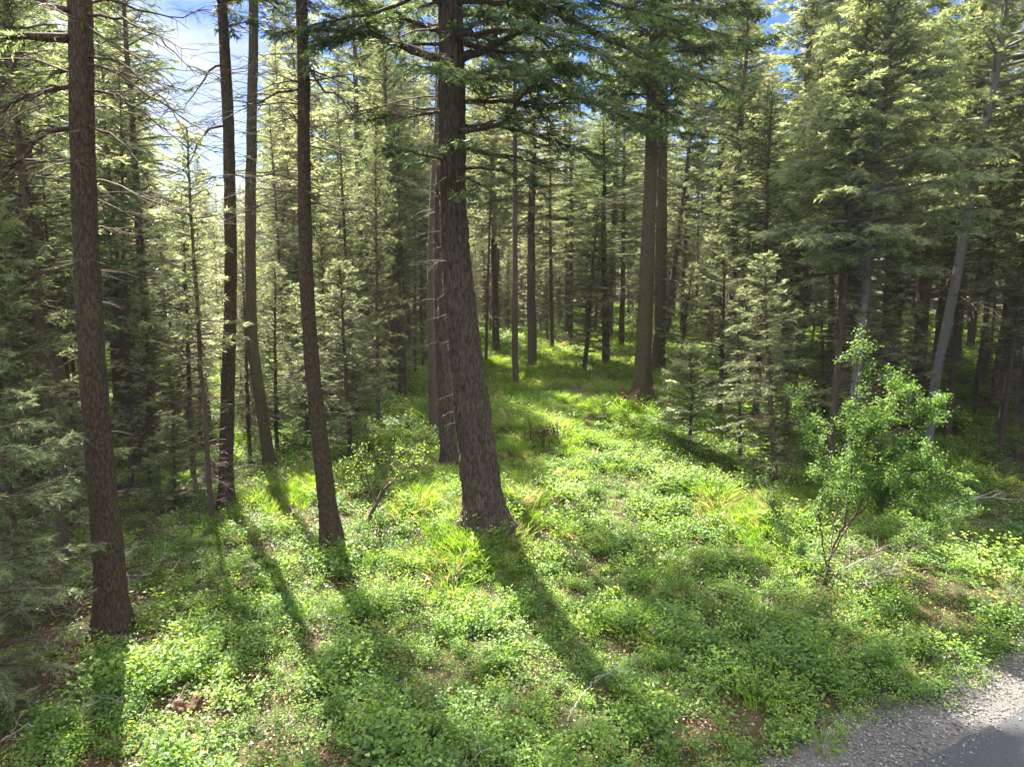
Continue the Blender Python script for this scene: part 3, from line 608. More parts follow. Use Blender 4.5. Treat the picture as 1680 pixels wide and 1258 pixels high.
# young firs traced one by one
for foot, top, h_, vi, lb in [((120, 880), (118, 640), 3.6, 0, 'small fir in sunlight at the foot of the big left trunk'),
        ((245, 800), (240, 480), 6.0, 0, 'dark young fir filling the gap right of the big left trunk'),
        ((285, 845), (285, 700), 2.6, 1, 'low dark fir left of the thin leaning pole foot'),
        ((455, 740), (450, 480), 6.2, 1, 'pale young fir behind the mossy curved trunk'),
        ((505, 730), (503, 520), 5.4, 0, 'sunlit pale young fir left of the fourth trunk'),
        ((410, 755), (400, 470), 7.2, 2, 'tall pale young fir right of the slim bowed trunk'),
        ((330, 735), (325, 430), 8.0, 3, 'pale feathery fir left of the slim bowed trunk'),
        ((535, 700), (530, 430), 7.5, 0, 'young fir with silvery shoots just behind the fourth trunk'),
        ((60, 830), (60, 640), 4.6, 2, 'greyish young fir near the left edge'),
        ((1290, 735), (1290, 560), 5.0, 0, 'pale young fir among brush left of the leafy shrub'),
        ((1350, 700), (1350, 560), 5.0, 1, 'young fir with dry lower twigs behind the leafy shrub'),
        ((1500, 700), (1500, 560), 4.5, 3, 'thin young fir below the leaning pale trunk')]:
    traced(foot, top, 6, 'young', vi, h_, lb, 'young firs under the tall trees', wmax=1.0)
# near firs at the left edge
for (x, y, h_, vi, w_, lb) in [(-7.0, 8.3, 6.4, 0, 1.0, 'nearest fir, cut by the left edge, with soft feathery boughs'),
                               (-8.6, 11.2, 7.6, 1, 1.1, 'dark fir behind the nearest one at the left edge'),
                               (-7.6, 6.6, 3.4, 2, .8, 'low dark fir in the bottom left corner')]:
    e = place_tree('near', vi, (x, y, float(tz(x, y))), h_, x * 3, lb, 'firs at the left edge', wscale=w_)
    TAKEN.append((x, y, 'young'))

# ------------------------------------------------------------------ the forest round about
def inpoly(px, py, poly):
    c = False; n = len(poly)
    for i in range(n):
        x1, y1 = poly[i]; x2, y2 = poly[i - 1]
        if (y1 > py) != (y2 > py) and px < (x2 - x1) * (py - y1) / (y2 - y1) + x1: c = not c
    return c
OPEN = [(120, 1300), (230, 900), (380, 790), (470, 770), (560, 715), (640, 668), (700, 610), (780, 600), (840, 580), (960, 574), (1180, 580), (1190, 640), (1240, 760), (1400, 800), (1740, 830), (1740, 1400)]
LIT = [ground(*p)[0] for p in [(250, 1150), (330, 1090), (420, 1000), (480, 900), (420, 860), (470, 860), (640, 850), (700, 800), (720, 900), (600, 940), (880, 800), (960, 850), (1050, 880), (850, 605), (920, 640), (1000, 600), (1150, 900),
      (1250, 1080), (1300, 930), (1500, 1000), (1600, 950), (1450, 1210), (1600, 1140), (500, 1150), (1000, 575), (1120, 580), (660, 700), (560, 830)]]
LIT += [np.array([x, y, z]) for x, y, z in [(-11, 24, 5), (-9, 22, 3), (-7, 23, 4), (-14, 24, 7), (9, 20, 8), (11, 19, 11), (12, 20, 7), (-5, 24, 3)]]
WHO = {}
def blocks(x, y, z0, z1, r):
    for L in LIT:
        d = np.array([x - L[0], y - L[1]]); s = SUN_DIR[:2] / math.cos(SUN_EL)
        a = d @ s
        if a < .5: continue
        off = abs(d[0] * s[1] - d[1] * s[0]); zz = L[2] + a * math.tan(SUN_EL)
        if off < r and z0 < zz < z1: return True
    return False
LM = [(-1e9, 'beyond the left edge'), (0, 'left of the big left trunk'), (150, 'between big left and slim bowed trunk'), (375, 'between slim bowed and fourth trunk'), (510, 'between fourth and thickest trunk'),
      (755, 'between thickest and sturdy glade trunk'), (873, 'between sturdy and leaning glade trunks'), (957, 'between leaning glade trunk and close pair'), (1070, 'just right of the close pair'), (1200, 'just left of the fullest crown'), (1340, 'between the two grey trunks'), (1560, 'right of the leaning pale trunk'), (1680, 'beyond the right edge'), (1e9, '')]
def zone(px):
    for i in range(len(LM) - 1):
        if LM[i][0] <= px < LM[i + 1][0]: return i
rg = random.Random(77)
FILL = []
VIS = [(1575, 45, 21.5), (1545, 50, 21.5), (1425, 50, 19.5), (1057, 40, 27.5), (1085, 30, 34), (873, 20, 35), (957, 30, 30), (725, 40, 19.5)]     # pixel column, half width, kept clear up to this distance
def try_fill(kind, h, x, y, mind, cbf, rr, must_out=True):
    z = float(tz(x, y)); px, py, dep = project(np.array([x, y, z]))
    if dep < 3: return False
    if must_out and inpoly(px, py, OPEN): return False
    if h > 9 and 262 < px < 460 and dep > 14 and project(np.array([x, y, z + h]))[1] < 290: return False      # the gap of open sky
    for vx, vw, vd in VIS:
        if dep < vd and abs(px - vx) < vw + 1.2 * F / dep * .8: return False
    for (a, b, k) in TAKEN:
        if (a - x) ** 2 + (b - y) ** 2 < mind ** 2: return False
    if blocks(x, y, z + cbf * h, z + h * .93, rr): return False
    TAKEN.append((x, y, kind)); FILL.append((kind, rg.randrange(4), h, x, y, z, float(px), float(dep), rg.uniform(0, 6.3), rg.gauss(0, .025), rg.gauss(0, .025)))
    return True
def rnd_sector(r0, r1, a0=-44, a1=44):
    r = math.sqrt(rg.uniform(r0 ** 2, r1 ** 2)); a = math.radians(rg.uniform(a0, a1)); return r * math.sin(a), r * math.cos(a)
def fill(kind, n, r0, r1, hr, mind, cbf, rr, a0=-44, a1=44):
    c = 0
    for _ in range(n * 14):
        if c >= n: break
        x, y = rnd_sector(r0, r1, a0, a1); c += try_fill(kind, rg.uniform(*hr), x, y, mind, cbf, rr)
fill('tall', 40, 26, 55, (22, 29), 3.0, .36, 1.9)
fill('mid', 44, 21, 44, (13, 20), 2.2, .27, 1.6)
fill('mid', 18, 18, 36, (12, 17), 1.9, .27, 1.4, 14, 44)
fill('mid', 18, 16, 34, (12, 18), 1.9, .27, 1.4, -44, -18)
fill('young', 26, 16, 40, (4, 9), 1.7, .08, 1.1)
fill('pole', 60, 17, 44, (9, 15), 1.1, .5, .8, -44, 0)
fill('pole', 36, 17, 44, (9, 14), 1.2, .5, .8, 0, 44)
for _k, _h, _n, _r0, _r1, _m in (('young', (5, 9), 26, 44, 64, 1.5), ('mid', (12, 18), 34, 52, 74, 1.8), ('pole', (9, 14), 20, 40, 60, 1.3)):
    c = 0
    for _ in range(_n * 16):
        if c >= _n: break
        x, y = rnd_sector(_r0, _r1, -6, 18); c += try_fill(_k, rg.uniform(*_h), x, y, _m, .2, .8)
fill('tall', 46, 50, 85, (20, 27), 3.0, .36, 1.2)
fill('mid', 50, 42, 75, (13, 20), 2.4, .27, 1.0)
fill('young', 26, 44, 80, (5, 9), 2.0, .1, .8)
def merged(p):
    a_, b_ = p['trunk'], p['crown']; V = []; Fq = []; mi = []; tn = []; off = 0
    for k, q in enumerate((a_, b_)):
        v = np.empty(len(q.vertices) * 3, np.float32); q.vertices.foreach_get('co', v); f = np.empty(len(q.loops), np.int32); q.loops.foreach_get('vertex_index', f)
        V.append(v.reshape(-1, 3)); Fq.append(f.reshape(-1, 4) + off); off += len(q.vertices); mi.append(np.full(len(f) // 4, k, np.int32))
        t_ = np.zeros(len(f) // 4, np.float32)
        if k: q.attributes['tone'].data.foreach_get('value', t_)
        tn.append(t_)
    me = mesh('far_fir', np.concatenate(V), np.concatenate(Fq), a_.materials[0], tone=np.concatenate(tn)); me.materials.append(b_.materials[0]); me.polygons.foreach_set('material_index', np.concatenate(mi)); return bpy.data.objects.new('far_fir', me)
cells = {}
for f in FILL:
    tier = 0 if f[7] < 38 else 1 if f[7] < 56 else 2
    cells.setdefault((zone(f[6]), f[0], tier), []).append(f)
ORD = ['leftmost'] + [w + ' from left' for w in 'second third fourth fifth sixth seventh eighth ninth tenth eleventh twelfth thirteenth fourteenth fifteenth'.split()]
KN = {'tall': 'tall bare stemmed firs', 'mid': 'dense middle sized firs', 'young': 'low young firs', 'pole': 'thin pole like firs'}
K1 = {'tall': 'tall bare stemmed fir', 'mid': 'dense middle sized fir', 'young': 'low young fir', 'pole': 'thin pole like fir'}
for (zn, kind, tier), L in cells.items():
    L.sort(key=lambda f: f[6]); where = LM[zn][1]; dist = ('near', 'far', 'farthest')[tier]
    for i, (k, vi, h_, x, y, z, px, dep, yaw, tx, ty) in enumerate(L):
        if len(L) == 1: lb = 'lone %s %s %s' % (('nearer', 'far', 'farthest')[tier], K1[k], where)
        elif len(L) <= 15: lb = '%s of %s %s %s' % (ORD[i], dist, KN[k], where)
        else: lb = 'one of many %s %s %s' % (dist, KN[k], where)
        place_tree(k, vi, (x, y, z - .05), h_, yaw, lb, 'background: %s %s %s' % (dist, KN[k], where), tilt=(tx, ty), wscale=h_ / PROTO[k][vi % len(PROTO[k])]['H'] * rg.uniform(.9, 1.15))

# ------------------------------------------------------------------ ground, road, shoulder
def grid(xs, ys, zf, name, mat):
    X, Y = np.meshgrid(xs, ys); Z = zf(X, Y); V = np.stack([X, Y, Z], -1).reshape(-1, 3); n = len(xs); m = len(ys)
    i = np.arange(m - 1)[:, None] * n; j = np.arange(n - 1)[None]
    Fq = np.stack([i + j, i + j + 1, i + n + j + 1, i + n + j], -1).reshape(-1, 4)
    return mesh(name, V, Fq, mat, smooth=True)
gx = np.concatenate([-np.geomspace(600, 22, 26), np.arange(-21, 22, .3), np.geomspace(22.4, 600, 26)])
gy = np.concatenate([-np.geomspace(200, 3, 14), np.arange(-2, 42, .3), np.geomspace(42.5, 900, 34)])
m, nt = new_mat('forest_floor')
tc = N(nt, 'ShaderNodeTexCoord')
n1 = N(nt, 'ShaderNodeTexNoise'); n1.inputs['Scale'].default_value = .6; n1.inputs['Detail'].default_value = 6; n1.inputs['Roughness'].default_value = .7
n2 = N(nt, 'ShaderNodeTexNoise'); n2.inputs['Scale'].default_value = 14; n2.inputs['Detail'].default_value = 8; n2.inputs['Roughness'].default_value = .75
for q in (n1, n2): Lk(nt, tc.outputs['Object'], q.inputs['Vector'])
r1 = ramp(nt, [(.3, (.025, .016, .010)), (.5, (.065, .042, .026)), (.7, (.13, .09, .055))]); Lk(nt, n2.outputs[0], r1.inputs[0])
r2 = ramp(nt, [(.3, (.02, .035, .010)), (.6, (.05, .085, .02)), (.8, (.09, .12, .035))]); Lk(nt, n2.outputs[0], r2.inputs[0])
mr = N(nt, 'ShaderNodeMapRange'); mr.inputs[1].default_value = .42; mr.inputs[2].default_value = .58; Lk(nt, n1.outputs[0], mr.inputs[0])
mm = N(nt, 'ShaderNodeMix', data_type='RGBA'); Lk(nt, mr.outputs[0], mm.inputs[0]); Lk(nt, r1.outputs[0], mm.inputs[6]); Lk(nt, r2.outputs[0], mm.inputs[7])
b = N(nt, 'ShaderNodeBsdfPrincipled'); b.inputs['Roughness'].default_value = .95; b.inputs['Specular IOR Level'].default_value = .15; Lk(nt, mm.outputs[2], b.inputs['Base Color'])
bp = N(nt, 'ShaderNodeBump'); bp.inputs['Strength'].default_value = 1; bp.inputs['Distance'].default_value = .05; Lk(nt, n2.outputs[0], bp.inputs['Height']); Lk(nt, bp.outputs[0], b.inputs['Normal'])
o = N(nt, 'ShaderNodeOutputMaterial'); Lk(nt, b.outputs[0], o.inputs[0])
link('ground', grid(gx, gy, tz, 'ground', m), kind='structure')
def road_strip(d0, d1, z, name, mat, jag=0.0, seed=0):
    rng = np.random.default_rng(seed); s = np.arange(-25, 45, .12); n = 30
    j0 = np.cumsum(rng.normal(0, jag, len(s))) * .5; j0 -= np.convolve(np.pad(j0, 20, mode='edge'), np.ones(41) / 41, 'valid'); j0 += rng.normal(0, jag * .6, len(s))
    V = []
    for k in range(n + 1):
        f = (k / n) ** 2 if d1 > 2 else k / n
        d = d0 + (d1 - d0) * f + j0 * (1 - k / n)
        x = ROAD_A[0] + rdir[0] * s + rnor[0] * d; y = ROAD_A[1] + rdir[1] * s + rnor[1] * d
        V.append(np.stack([x, y, np.full_like(x, z) + .006 * np.sin(x * 3) * np.sin(y * 2.3)], -1))
    V = np.array(V).reshape(-1, 3); m_ = len(s); i = np.arange(n)[:, None] * m_; j = np.arange(m_ - 1)[None]
    Fq = np.stack([i + j, i + m_ + j, i + m_ + j + 1, i + j + 1], -1).reshape(-1, 4)
    return link(name, mesh(name, V, Fq, mat, smooth=True), kind='structure')
asp = simple_mat('asphalt', [(.25, (.030, .031, .034)), (.5, (.052, .053, .058)), (.75, (.11, .11, .115))], 60, rough=.85, bump=.5)
grm = simple_mat('gravel_ground', [(.25, (.03, .027, .024)), (.5, (.062, .057, .052)), (.75, (.12, .112, .104))], 45, rough=.95, bump=1)
road_strip(-.95, .25, -.012, 'gravel_shoulder', grm, jag=.05, seed=4)
road_strip(0, 6, .006, 'road', asp, jag=.03, seed=5)

# ------------------------------------------------------------------ undergrowth (uncountable): scattered clumps
def src(name, lv_or_tb, mat, **k):
    me = lv_or_tb.mesh(name, mat); return bpy.data.objects.new(name, me)
def scatter(name, label, protos, P, S, yaw, pick, tiltv=None):
    me = bpy.data.meshes.new(name); me.vertices.add(len(P)); me.vertices.foreach_set('co', np.asarray(P, np.float32).ravel())
    for an, tp, v in (('sc', 'FLOAT_VECTOR', S), ('rot', 'FLOAT_VECTOR', np.stack([*(tiltv if tiltv is not None else (np.zeros(len(P)), np.zeros(len(P)))), yaw], 1)), ('pick', 'INT', pick)):
        a = me.attributes.new(an, tp, 'POINT')
        if tp == 'INT': a.data.foreach_set('value', np.asarray(v, np.int32))
        else: a.data.foreach_set('vector', np.asarray(v, np.float32).ravel())
    o = link(name, me, kind='stuff', label=label, category=name.replace('_', ' '))
    g = bpy.data.node_groups.new(name, 'GeometryNodeTree'); g.is_modifier = True
    g.interface.new_socket('Geometry', in_out='INPUT', socket_type='NodeSocketGeometry'); g.interface.new_socket('Geometry', in_out='OUTPUT', socket_type='NodeSocketGeometry')
    gi = g.nodes.new('NodeGroupInput'); go = g.nodes.new('NodeGroupOutput')
    gg = g.nodes.new('GeometryNodeGeometryToInstance')
    for p in reversed(protos):
        oi = g.nodes.new('GeometryNodeObjectInfo'); oi.inputs['Object'].default_value = p; oi.inputs['As Instance'].default_value = True
        g.links.new(oi.outputs['Geometry'], gg.inputs[0])
    # join keeps instances in link order
    jn = g.nodes.new('GeometryNodeJoinGeometry')
    for l in list(g.links): g.links.remove(l)
    for q in [n for n in g.nodes if n.bl_idname == 'GeometryNodeObjectInfo']: g.links.new(q.outputs['Geometry'], jn.inputs[0])
    g.nodes.remove(gg)
    ip = g.nodes.new('GeometryNodeInstanceOnPoints'); ip.inputs['Pick Instance'].default_value = True
    mp_ = g.nodes.new('GeometryNodeMeshToPoints')
    g.links.new(gi.outputs[0], mp_.inputs[0]); g.links.new(mp_.outputs[0], ip.inputs['Points']); g.links.new(jn.outputs[0], ip.inputs['Instance'])
    def na(nm, tp):
        q = g.nodes.new('GeometryNodeInputNamedAttribute'); q.data_type = tp; q.inputs[0].default_value = nm; return q.outputs[0]
    g.links.new(na('pick', 'INT'), ip.inputs['Instance Index']); g.links.new(na('sc', 'FLOAT_VECTOR'), ip.inputs['Scale'])
    er = g.nodes.new('FunctionNodeEulerToRotation'); g.links.new(na('rot', 'FLOAT_VECTOR'), er.inputs[0]); g.links.new(er.outputs[0], ip.inputs['Rotation'])
    g.links.new(ip.outputs[0], go.inputs[0])
    md = o.modifiers.new('scatter', 'NODES'); md.node_group = g
    return o
RN = np.random.default_rng(2024)
def shrub_src(seed, h, r, nst, nl, leaf, mat, up=.6, flat=.0):
    rng = np.random.default_rng(seed); lv = Leaves(); tb = Tubes()
    for i in range(nst):
        az = rng.uniform(0, 6.3); L = h * rng.uniform(.6, 1.15); P = curve_branch((rng.normal(0, .03), rng.normal(0, .03), -.03), az, L, rng.uniform(.8, 1.5), rng.uniform(.2, 1.0), 6, rng, .12)
        P[:, :2] *= r / max(.2, h) * 1.3
        k = nl // nst; t = rng.uniform(.22, 1, k) * 5; i0 = np.clip(t.astype(int), 0, 4); f = (t - i0)[:, None]
        B = P[i0] * (1 - f) + P[i0 + 1] * f
        aa = rng.uniform(0, 6.3, k); D = np.stack([np.cos(aa), np.sin(aa), rng.normal(.15, .35, k)], 1)
        off = rng.uniform(.01, .09, k)[:, None] * nrm(D); B = B + off
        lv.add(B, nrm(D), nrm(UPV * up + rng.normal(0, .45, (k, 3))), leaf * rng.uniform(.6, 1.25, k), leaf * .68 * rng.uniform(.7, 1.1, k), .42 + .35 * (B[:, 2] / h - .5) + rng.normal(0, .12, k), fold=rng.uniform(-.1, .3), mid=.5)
    return lv
def grass_src(seed, n, h, r):
    rng = np.random.default_rng(seed); lv = Leaves()
    a = rng.uniform(0, 6.3, n); rr = r * np.sqrt(rng.uniform(0, 1, n)); B = np.stack([rr * np.cos(a), rr * np.sin(a), np.full(n, -.02)], 1)
    D = nrm(np.stack([np.cos(a) * .25, np.sin(a) * .25, np.ones(n)], 1) + rng.normal(0, .16, (n, 3))); l = h * rng.uniform(.45, .75, n)
    nn = rng.normal(size=(n, 3)); nn[:, 2] *= .2; tn = rng.normal(.5, .14, n)
    lv.add(B, D, nrm(nn), l, .013, tn - .08, mid=.7)
    e = B + D * l[:, None] * .8; D2 = nrm(D + np.stack([np.cos(a), np.sin(a), -.35 * np.ones(n)], 1) * rng.uniform(.3, 1.0, (n, 1)))
    lv.add(e, D2, nrm(nn + UPV * .5), l * .75, .011, tn + .1, mid=.25)
    return lv
def litter_src(seed, n, r, leaf):
    rng = np.random.default_rng(seed); lv = Leaves(); P = np.stack([rng.normal(0, r, n), rng.normal(0, r, n), rng.uniform(.0, .04, n)], 1)
    a = rng.uniform(0, 6.3, n); lv.add(P, np.stack([np.cos(a), np.sin(a), rng.normal(0, .25, n)], 1), nrm(UPV + rng.normal(0, .3, (n, 3))), leaf * rng.uniform(.4, 1.2, n), leaf * .5, rng.uniform(0, 1, n)); return lv
def twig_src(seed, n, L, up):
    rng = np.random.default_rng(seed); tb = Tubes()
    for i in range(n):
        az = rng.uniform(0, 6.3); P = curve_branch((rng.normal(0, .12), rng.normal(0, .12), .0), az, L * rng.uniform(.4, 1.1), rng.uniform(0, up), rng.normal(0, .4) * up, 5, rng, .18)
        tb.add(P, np.linspace(.006, .002, 5), 3)
        for j in range(3):
            k = rng.integers(1, 4); tb.add(curve_branch(P[k], az + rng.normal(0, .8), L * .35, up * .5, .1, 3, rng, .2), [.004, .003, .0015], 3)
    return tb
def sprinkle(r0, r1, dens, a0=-46, a1=46):
    A = math.radians(a1 - a0) / 2 * (r1 ** 2 - r0 ** 2); n = int(A * dens)
    r = np.sqrt(RN.uniform(r0 ** 2, r1 ** 2, n)); a = np.radians(RN.uniform(a0, a1, n)); x = r * np.sin(a); y = r * np.cos(a)
    return x, y
def vn(x, y, s, seed=0):
    """smooth value noise 0..1"""
    rs = np.random.default_rng(seed); G = rs.uniform(0, 1, (97, 97)); u = (x / s) % 96; v = (y / s) % 96; i = u.astype(int); j = v.astype(int); f = u - i; g = v - j; f = f * f * (3 - 2 * f); g = g * g * (3 - 2 * g)
    return (G[i, j] * (1 - f) + G[(i + 1), j] * f) * (1 - g) + (G[i, j + 1] * (1 - f) + G[i + 1, j + 1] * f) * g
BARE = [(ground(*p)[0], r) for p, r in [((300, 1150), .32), ((345, 1185), .25), ((400, 960), .35), ((1180, 1190), .45), ((1240, 1200), .35), ((880, 880), .55), ((930, 905), .35), ((1150, 1230), .4), ((895, 720), .35), ((1035, 665), .6), ((860, 1120), .25), ((1010, 1060), .35), ((770, 780), .4), ((1400, 930), .4)]]
def leafy(x, y):
    """how thick the leafy plants stand here, 0..1"""
    r = np.hypot(x, y); d = np.clip(.12 + 1.35 * vn(x, y, 1.1, 1) + .7 * (vn(x, y, .4, 2) - .4), 0, 1)
    left = sm(0, 2.2, -(x + 5.2) - .12 * (y - 9)) * (1 - sm(14, 20, y) * .0)
    d = d * (1 - .78 * left)
    rt = sm(9.5, 13, x) * sm(12, 16, y); d = d * (1 - .6 * rt)
    d = d * (1 - sm(-.95, -.5, road_d(x, y) + .25 * (vn(x, y, .5, 5) - .5)))
    for c, rad in BARE: d = d * (1 - .92 * np.exp(-(((x - c[0]) ** 2 + (y - c[1]) ** 2) / rad ** 2) ** 2))
    for tx, ty, tr in [(-6.38, 10.13, .3), (-6.86, 15.8, .2), (-3.78, 13.7, .25), (-.61, 14.5, .55)]: d = d * (((x - tx) ** 2 + (y - ty) ** 2) > tr ** 2)
    return d
def grassy(x, y):
    g = sm(.74, .88, vn(x, y, 2.6, 9)); px, py, dep = project(np.stack([x, y, tz(x, y)], -1))
    def bl(cx, cy, rx, ry): return np.exp(-(((px - cx) / rx) ** 2 + ((py - cy) / ry) ** 2))
    g = np.clip(g + 1.2 * bl(900, 620, 150, 60) + bl(860, 700, 90, 60) + .8 * bl(710, 820, 50, 60) + .6 * bl(450, 820, 80, 30) + .7 * bl(1110, 640, 60, 40) + .6 * bl(1000, 670, 60, 40), 0, 1)
    return g * sm(11.5, 14, np.hypot(x, y) + 1.5 * vn(x, y, .7, 12))
def mk(x, y, keep, h0, h1, wr=1.0, tilt=.12, ridge=0):
    x = x[keep]; y = y[keep]; n = len(x); h = RN.uniform(h0, h1, n) * (.45 + 1.1 * vn(x, y, .8, 31)); w = h * RN.uniform(.85, 1.25, n) * wr
    return np.stack([x, y, tz(x, y)], 1), np.stack([w, w, h], 1), RN.uniform(0, 6.3, n), (RN.normal(0, tilt, n), RN.normal(0, tilt, n))
def cat(*a):
    return [np.concatenate([q[0] for q in a]), np.concatenate([q[1] for q in a]), np.concatenate([q[2] for q in a]), (np.concatenate([q[3][0] for q in a]), np.concatenate([q[3][1] for q in a]))]
# leafy undergrowth
SH = [src('leafy_clump', shrub_src(101, .42, .30, 9, 190, .050, None), M['leaf']), src('leafy_clump', shrub_src(102, .58, .30, 8, 170, .052, None), M['leaf']),
      src('leafy_clump', shrub_src(103, .32, .34, 10, 190, .040, None), M['leaf']), src('leafy_clump', shrub_src(104, .46, .30, 7, 140, .060, None, up=.9), M['leaf_dark']), src('leafy_clump', shrub_src(105, .38, .3, 9, 170, .040, None), M['leaf_dark'])]
def part_ring(r0, r1, dens, hh, wr):
    x, y = sprinkle(r0, r1, dens); lf = leafy(x, y); gr = grassy(x, y)
    return mk(x, y, RN.uniform(size=len(x)) < lf * (1 - .8 * gr), *hh, wr)
a = cat(part_ring(5.2, 13, 21, (.6, 1.05), 1.0), part_ring(13, 22, 13, (.7, 1.1), 1.15), part_ring(22, 38, 5, (.8, 1.3), 1.7), part_ring(38, 75, 1.2, (.9, 1.5), 2.6))
pk = np.clip((vn(a[0][:, 0], a[0][:, 1], 1.6, 71) * 1.5 - .25 + RN.normal(0, .16, len(a[0]))) * 5, 0, 4.99).astype(int)
scatter('undergrowth', 'bright green leafy undergrowth covering the forest floor', SH, a[0], a[1], a[2], np.array([0, 3, 2, 1, 4])[pk], a[3])
# low creeping leaves
LO = [src('low_leaves', shrub_src(111, .16, .34, 12, 150, .034, None, up=1.0), M['leaf']), src('low_leaves', shrub_src(112, .2, .34, 10, 130, .04, None, up=1.0), M['leaf_dark'])]
x, y = sprinkle(5.2, 20, 12); k = RN.uniform(size=len(x)) < np.clip(leafy(x, y) * 1.4, 0, 1); a = mk(x, y, k, .7, 1.2, 1.1)
x, y = sprinkle(20, 45, 3.5); k = RN.uniform(size=len(x)) < leafy(x, y); a = cat(a, mk(x, y, k, .9, 1.4, 1.8))
scatter('creeping_plants', 'low creeping green leaves close to the soil', LO, a[0], a[1], a[2], RN.integers(0, 2, len(a[0])), a[3])
# grass
GR = [src('grass_tuft', grass_src(121, 70, .42, .16), M['grass']), src('grass_tuft', grass_src(122, 60, .34, .2), M['grass']), src('grass_tuft', grass_src(123, 90, .3, .22), M['grass'])]
x, y = sprinkle(6, 22, 26); k = RN.uniform(size=len(x)) < grassy(x, y) * np.clip(leafy(x, y) * 1.6, 0, 1); a = mk(x, y, k, .7, 1.2, 1.0)
x, y = sprinkle(22, 40, 12); k = RN.uniform(size=len(x)) < (grassy(x, y) * .9 + .1) * np.clip(leafy(x, y) * 1.6, 0, 1); a = cat(a, mk(x, y, k, .8, 1.3, 1.5))
x, y = sprinkle(40, 80, 3); k = RN.uniform(size=len(x)) < .8; a = cat(a, mk(x, y, k, 1, 1.5, 2.4))
x, y = sprinkle(8, 20, 1.2); k = (RN.uniform(size=len(x)) < leafy(x, y) * .8); a = cat(a, mk(x, y, k, .6, 1.1, 1.0))
GR.append(src('grass_tuft', grass_src(124, 45, .4, .2), M['straw']))
scatter('grass', 'soft bright green grass in sunny patches between the plants', GR, a[0], a[1], a[2], np.where(RN.uniform(size=len(a[0])) < .14, 3, RN.integers(0, 3, len(a[0]))), a[3])
# dead leaves, dry twigs
x, y = sprinkle(5.2, 22, 9); k = (road_d(x, y) < -.8); a = mk(x, y, k, .8, 1.3)
for cx, cy, rr_, nn_ in [(.1, 13.9, .55, 60), (-.9, 13.7, .5, 40), (-3.6, 13.3, .35, 25), (-6.2, 9.8, .4, 25), (5.4, 27.9, .8, 40), (1.0, 13.2, .5, 30)]:
    a = cat(a, mk(cx + RN.normal(0, rr_, nn_), cy + RN.normal(0, rr_ * .6, nn_), np.ones(nn_, bool), .7, 1.1))
LT = [src('fallen_leaves', litter_src(131, 60, .2, .05), M['leaf_brown']), src('fallen_leaves', litter_src(132, 40, .25, .04), M['leaf_brown'])]
scatter('leaf_litter', 'brown dead leaves and needles lying on the soil', LT, a[0], a[1], a[2], RN.integers(0, 2, len(a[0])), a[3])
TW = [src('dry_twigs', twig_src(141, 9, .6, .5), M['twig']), src('dry_twigs', twig_src(142, 12, .8, .25), M['twig']), src('dry_twigs', twig_src(143, 8, .7, .9), M['twig_pale'])]
x, y = sprinkle(5.2, 30, 3.2); k = RN.uniform(size=len(x)) < (1.05 - leafy(x, y)) * (road_d(x, y) < -1.3) * (.35 + .8 * sm(4.5, 7, -x) + .6 * sm(8, 12, x)); a = mk(x, y, k, .45, 1.0, 1.2)
scatter('brushwood', 'dry grey twigs littering the forest floor', TW, a[0], a[1], a[2], RN.integers(0, 3, len(a[0])), a[3])
x, y = sprinkle(5.5, 16, 1.1); k = (RN.uniform(size=len(x)) < leafy(x, y)) & (road_d(x, y) < -1.0); a = mk(x, y, k, .7, 1.3, .8)
DS = [src('dry_stalks', twig_src(161, 5, .5, 1.4), M['twig']), src('dry_stalks', twig_src(162, 4, .65, 1.3), M['twig_pale'])]
scatter('dry_stalks', 'thin upright dry stalks poking out of the undergrowth', DS, a[0], a[1], a[2], RN.integers(0, 2, len(a[0])), a[3])
BR = [src('brown_sprig', shrub_src(151, .34, .28, 7, 90, .04, None), M['leaf_brown'])]
x, y = sprinkle(5.2, 20, 2.6); k = (RN.uniform(size=len(x)) < sm(.5, .8, vn(x, y, 1.1, 44))) & (road_d(x, y) < -1.3); a = mk(x, y, k, .6, 1.1)
scatter('withered_plants', 'reddish brown withered plants among the green', BR, a[0], a[1], a[2], np.zeros(len(a[0])), a[3])
# gravel
def stone_src(seed):
    rng = np.random.default_rng(seed); bm = bmesh.new(); bmesh.ops.create_icosphere(bm, subdivisions=1, radius=.5)
    for v in bm.verts: v.co = Vector((v.co.x * (1 + rng.normal() * .16), v.co.y * (1 + rng.normal() * .16) * .75, v.co.z * .5 * (1 + rng.normal() * .16)))
    me = bpy.data.meshes.new('stone'); bm.to_mesh(me); bm.free(); me.materials.append(M['stone']); return bpy.data.objects.new('stone', me)
M['stone'] = simple_mat('stone', [(.2, (.035, .033, .032)), (.5, (.095, .09, .086)), (.8, (.30, .285, .27))], 2.5, rough=.85)
n = 15000; s = RN.uniform(-1.5, 5.5, n); d = np.where(RN.uniform(size=n) < .95, -1.15 + 1.4 * RN.beta(1.5, 1.9, n), RN.exponential(.5, n)); x = ROAD_A[0] + rdir[0] * s + rnor[0] * d; y = ROAD_A[1] + rdir[1] * s + rnor[1] * d
z = np.full(n, 0.0); sc = .012 + .042 * RN.uniform(0, 1, n) ** 4
scatter('gravel', 'grey broken stones along the road shoulder', [stone_src(1), stone_src(2), stone_src(3)], np.stack([x, y, np.where(d > .05, .004, -.012) + .2 * sc], 1), np.stack([sc, sc, sc], 1), RN.uniform(0, 6.3, n), RN.integers(0, 3, n), (RN.normal(0, .3, n), RN.normal(0, .3, n)))

